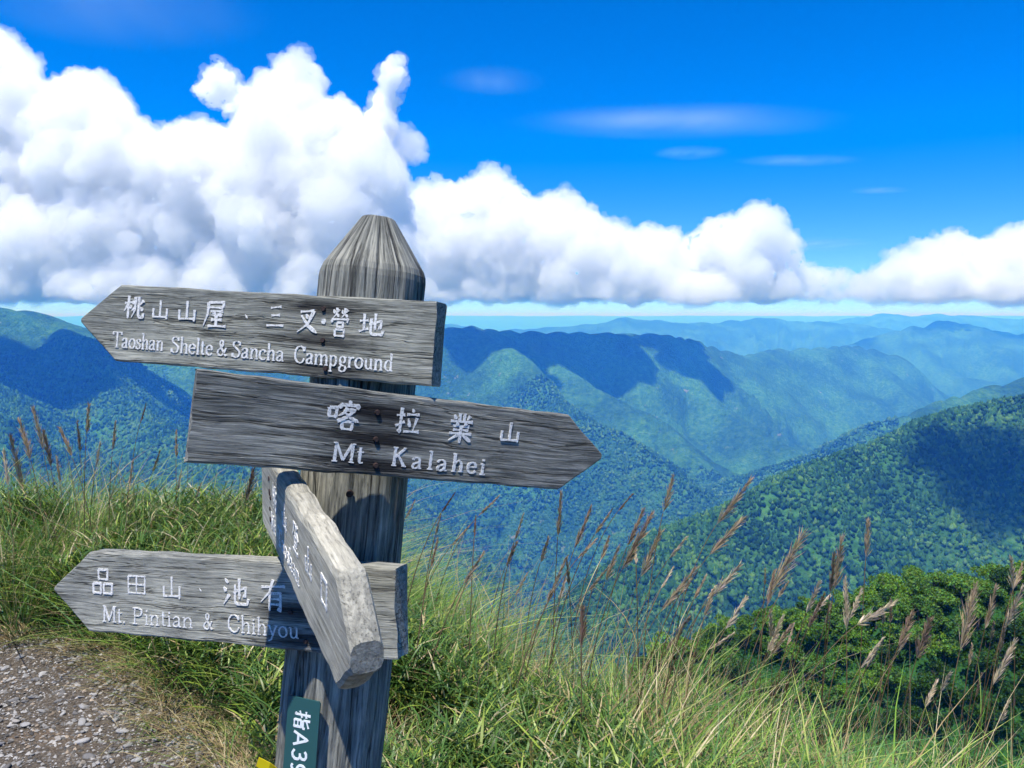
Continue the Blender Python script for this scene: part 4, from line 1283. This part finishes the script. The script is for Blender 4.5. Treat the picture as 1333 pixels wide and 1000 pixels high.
def cloud(name, outline, base, D, extra=(), vox=2.0, seed=1, dens=.12, rmax=60, sub=5, disp=((42, 22, 3), (14, 14, 5), (6, 6.5, 4)), depthk=1.0, fringe=True):
    rn = random.Random(seed); sph = []
    xs = [o[0] for o in outline]; ys = [o[1] for o in outline]
    x = xs[0] if xs else 0
    while xs and x < xs[-1]:
        yt = float(np.interp(x, xs, ys)); y = yt; first = True
        while y < base:
            h = base - yt
            r = rn.uniform(.18, .55) * min(rmax, h * .6 + 8) if not first else rn.uniform(6, 20) * min(1, h / 60 + .3)
            sph.append((x + rn.uniform(-6, 6), y + r * .95, r, rn.uniform(-.34, .34) * min(h, 110) * .001 * D * depthk))
            y += r * rn.uniform(.6, 1.1); first = False
        x += rn.uniform(6, 11)
    for e in extra: sph.append((e[0], e[1], e[2], rn.uniform(-.01, .01) * D))
    more = []
    for (x, y, r, dd) in sph:
        for k in range(sub):
            a_ = rn.uniform(0, 6.28); b_ = rn.uniform(-1, 1); q = r * rn.uniform(.15, .42)
            e_ = r * .9 * math.sqrt(1 - b_ * b_)
            more.append((x + math.cos(a_) * e_, y - math.sin(a_) * e_, q, dd + b_ * r * .9 * .001 * D))
    sph += more

    def layer(nm, grow, mat, disp, vx, keep=1.0, parent=None):
        V = []; F = []; n0 = 0
        zb = P(666, base, D).z
        for (x, y, r, dd) in sph:
            if rn.random() > keep: continue
            y = min(y, base - 1)
            v = IV * ((r + grow) * .001 * D) + np.array(P(x, y, D + dd))
            zq = zb + .001 * D * (5.0 * math.sin(x * .021 + seed) * math.sin(x * .0537) + rn.uniform(-2.5, 1.5))
            v[:, 2] = np.where(v[:, 2] < zq, zq - (zq - v[:, 2]) * .12, v[:, 2])
            V.append(v); F.append(IF + n0); n0 += len(v)
        o = mesh_obj(nm, np.concatenate(V), np.concatenate(F), mat, parent, smooth=True)
        m = o.modifiers.new('join', 'REMESH'); m.mode = 'VOXEL'; m.voxel_size = vx * .001 * D; m.use_smooth_shade = True
        for (s_, st, nd) in disp:
            t = bpy.data.textures.new('billow', 'CLOUDS'); t.noise_scale = s_ * .001 * D; t.noise_depth = nd
            d = o.modifiers.new('billow', 'DISPLACE'); d.texture = t; d.strength = st * .001 * D; d.mid_level = .5; d.texture_coords = 'GLOBAL'
        return o
    o = layer(name, -1.0, cloud_mat(dens * 1000 / D), disp, vox)
    if fringe:      # thin ragged vapour around the dense core
        layer('fringe', 2.0, cloud_mat(.022 * 1000 / D), ((22, 32, 5), (8, 16, 4)), vox * 1.45, .8, o)
    return o

LC = [(-150, 60), (-60, 30), (0, 35), (20, 60), (30, 95), (60, 110), (85, 100), (100, 92), (130, 90), (150, 115), (160, 150), (200, 172), (225, 165), (250, 150), (300, 170), (320, 165), (335, 130), (340, 105), (362, 85), (385, 62), (398, 75), (402, 125), (440, 125), (460, 150), (480, 170), (500, 190), (535, 190), (562, 208), (545, 238), (520, 248), (500, 285)]
o = cloud('cumulus_cloud', LC, 386, 6000, [(497, 155, 18), (530, 190, 22), (550, 200, 10), (490, 180, 25)], 2.3, 1, .036, 90)
tag(o, 'huge white cumulus bank filling the left sky behind the signpost', 'cloud', 'cumulus clouds')
o = cloud('cumulus_cloud', [], 386, 5950, [(285, 110, 22), (268, 118, 14), (302, 125, 15), (285, 87, 9), (298, 140, 9), (280, 130, 12), (258, 116, 7)], 1.5, 4, .10, 60, 12, ((16, 16, 4), (6, 8, 4)))
tag(o, 'small ragged cloud tuft floating above the left cumulus bank', 'cloud', 'cumulus clouds')
o = cloud('cumulus_cloud', [], 386, 5980, [(510, 90, 16), (521, 80, 8), (506, 107, 17), (503, 121, 16), (500, 136, 18), (497, 152, 20), (513, 98, 13), (498, 166, 22)], 1.5, 5, .12, 60, 8, ((16, 12, 4), (6, 7, 4)))
tag(o, 'narrow upright cloud turret rising from the right end of the left bank', 'cloud', 'cumulus clouds')
MC = [(495, 320), (515, 290), (530, 255), (545, 240), (575, 232), (600, 237), (630, 220), (650, 214), (665, 235), (690, 262), (720, 250), (740, 243), (765, 265), (790, 290), (830, 293), (870, 300), (900, 328), (912, 292), (950, 280), (990, 262), (1020, 285), (1027, 320), (1035, 347), (1080, 350), (1130, 356)]
o = cloud('cumulus_cloud', MC, 388, 9000, (), 1.9, 2, .040, 60)
tag(o, 'long white cumulus bank over the valley right of the signpost top', 'cloud', 'cumulus clouds')
o = cloud('cumulus_cloud', [(1120, 360), (1150, 340), (1190, 315), (1240, 300), (1280, 312), (1300, 302), (1333, 290), (1420, 270), (1500, 300)], 389, 9600, (), 1.9, 3, .040, 60)
tag(o, 'white cumulus cloud at the right edge above the far ridges', 'cloud', 'cumulus clouds')

# clouds added out of view above the frame to cast shade on the mountains
rn_ = random.Random(12)


def shade_cloud(px_, py_, dep, sx_, sy_, what, h=2700, seed=1):
    X = P(px_, py_, dep); c = X + SUN * (h / SUN.z)
    rg = np.random.RandomState(seed); V = []; F = []; n0 = 0
    for k in range(46):
        r = rg.uniform(.22, .45) * min(sx_, sy_); a_ = rg.uniform(0, 6.28); q = math.sqrt(rg.rand())
        p_ = np.array([c.x + math.cos(a_) * q * sx_, c.y + math.sin(a_) * q * sy_, c.z + rg.uniform(0, .6) * min(sx_, sy_) * (1.1 - q)])
        v = IV * r + p_; zb = c.z - .1 * min(sx_, sy_)
        v[:, 2] = np.where(v[:, 2] < zb, zb - (zb - v[:, 2]) * .1, v[:, 2])
        V.append(v); F.append(IF + n0); n0 += len(v)
    o = mesh_obj('cumulus_cloud', np.concatenate(V), np.concatenate(F), cloud_mat(.03), smooth=True)
    m = o.modifiers.new('join', 'REMESH'); m.mode = 'VOXEL'; m.voxel_size = min(sx_, sy_) / 14; m.use_smooth_shade = True
    t = bpy.data.textures.new('billow', 'CLOUDS'); t.noise_scale = min(sx_, sy_) * .4; t.noise_depth = 4
    d = o.modifiers.new('billow', 'DISPLACE'); d.texture = t; d.strength = min(sx_, sy_) * .35; d.mid_level = .5; d.texture_coords = 'GLOBAL'
    tag(o, 'cumulus cloud added unseen above the frame so its shadow darkens ' + what, 'cloud', 'cumulus clouds')
    return o

shade_cloud(655, 450, 4350, 260, 420, 'the ridge right of the top board', seed=1)
shade_cloud(775, 465, 4700, 330, 330, 'the notch in the middle ridge', seed=2)
shade_cloud(885, 470, 5150, 260, 330, 'the shoulder of the middle ridge', seed=3)
shade_cloud(40, 480, 2900, 330, 420, 'the mountain at the left edge', seed=4)
shade_cloud(265, 500, 3300, 230, 380, 'the slope behind the left boards', seed=5)
shade_cloud(1310, 590, 1330, 120, 130, 'the wooded ridge at the right edge', 1500, seed=6)

# thin high streaks
def cirrus(x0, y0, wpx, hpx, D, tau, label, seed):
    c = P(x0, y0, D); sx_ = wpx * .0005 * D; sz_ = hpx * .0005 * D
    bm = bmesh.new(); bmesh.ops.create_icosphere(bm, subdivisions=4, radius=1)
    V = np.array([v.co[:] for v in bm.verts]); F = np.array([[v.index for v in f.verts] for f in bm.faces]); bm.free()
    dep_ = sz_ * 5
    V = V * (sx_, dep_, sz_)
    n = NT('cirrus'); d = n.n('VolumeScatter'); d.inputs[0].default_value = (.80, .93, 1, 1); d.inputs['Anisotropy'].default_value = .2
    tc = n.n('TexCoord'); mp = n.n('Mapping'); mp.inputs['Scale'].default_value = (1 / sx_, 1 / dep_, 1 / sz_); n.l(tc.outputs['Object'], mp.inputs[0])
    ln = n.n('VectorMath'); ln.operation = 'LENGTH'; n.l(mp.outputs[0], ln.inputs[0])
    fall = n.math('POWER', n.math('MAXIMUM', n.math('SUBTRACT', 1.0, ln.outputs['Value']), 0.0), 1.3)
    m2 = n.n('Mapping'); m2.inputs['Scale'].default_value = (1.7, .25, 6.5); m2.inputs['Location'].default_value = (seed * 3.1, seed, 0); n.l(mp.outputs[0], m2.inputs[0])
    ns_ = n.ramp(n.noise(m2.outputs[0], 1.0, 5, .6, .6), [(.42, (0, 0, 0)), (.70, (1, 1, 1))])
    n.l(n.math('MULTIPLY', n.math('MULTIPLY', fall, ns_), tau * 6.0 / (2 * dep_)), d.inputs['Density'])
    n.l(d.outputs[0], n.out.inputs['Volume'])
    n.m.cycles.volume_step_rate = .35
    o = mesh_obj('cirrus_cloud', V, F, n.m, smooth=True); o.location = c
    tag(o, label, 'cloud', 'thin high clouds')

cirrus(885, 159, 480, 34, 14000, .50, 'long thin white streak high in the sky right of centre', 1)
cirrus(835, 155, 270, 22, 14300, .45, 'brighter core of the long streak high in the sky', 5)
cirrus(640, 106, 150, 26, 14000, .28, 'faint short streak above the middle cumulus bank', 2)
cirrus(1040, 209, 180, 13, 15000, .40, 'fine lower streak right of the long one', 3)
cirrus(900, 199, 110, 15, 15000, .40, 'small faint streak just under the long one', 4)
cirrus(1145, 248, 90, 9, 15000, .32, 'tiny streak low on the right above the far cumulus', 6)
cirrus(150, 8, 420, 66, 13000, .30, 'soft grey wisp across the top left corner of the sky', 8)
cirrus(1060, 318, 170, 20, 16000, .25, 'pale veil streak beside the tall cumulus head', 7)

# ------------------------------------------------------------------ valley haze
ztop = float(TZ.max()) + 8; zbot = float(TZ.min()) - 1.5
hb = 53000.0
V = [(sx * hb, sy * hb, z_) for z_ in (zbot, ztop) for sx, sy in ((-1, -1), (1, -1), (1, 1), (-1, 1))]
F = [(0, 3, 2, 1), (4, 5, 6, 7), (0, 1, 5, 4), (1, 2, 6, 5), (2, 3, 7, 6), (3, 0, 4, 7)]
n = NT('haze_air')
d = n.n('VolumePrincipled'); d.inputs['Color'].default_value = (.05, .29, 1.0, 1); d.inputs['Absorption Color'].default_value = (1, 1, 1, 1); d.inputs['Density'].default_value = 1.6e-4; d.inputs['Anisotropy'].default_value = 0.0
n.l(d.outputs[0], n.out.inputs['Volume'])
haze = mesh_obj('haze', V, F, n.m)
tag(haze, 'blue haze filling the valley and veiling the far ridges', 'haze', kind='stuff')
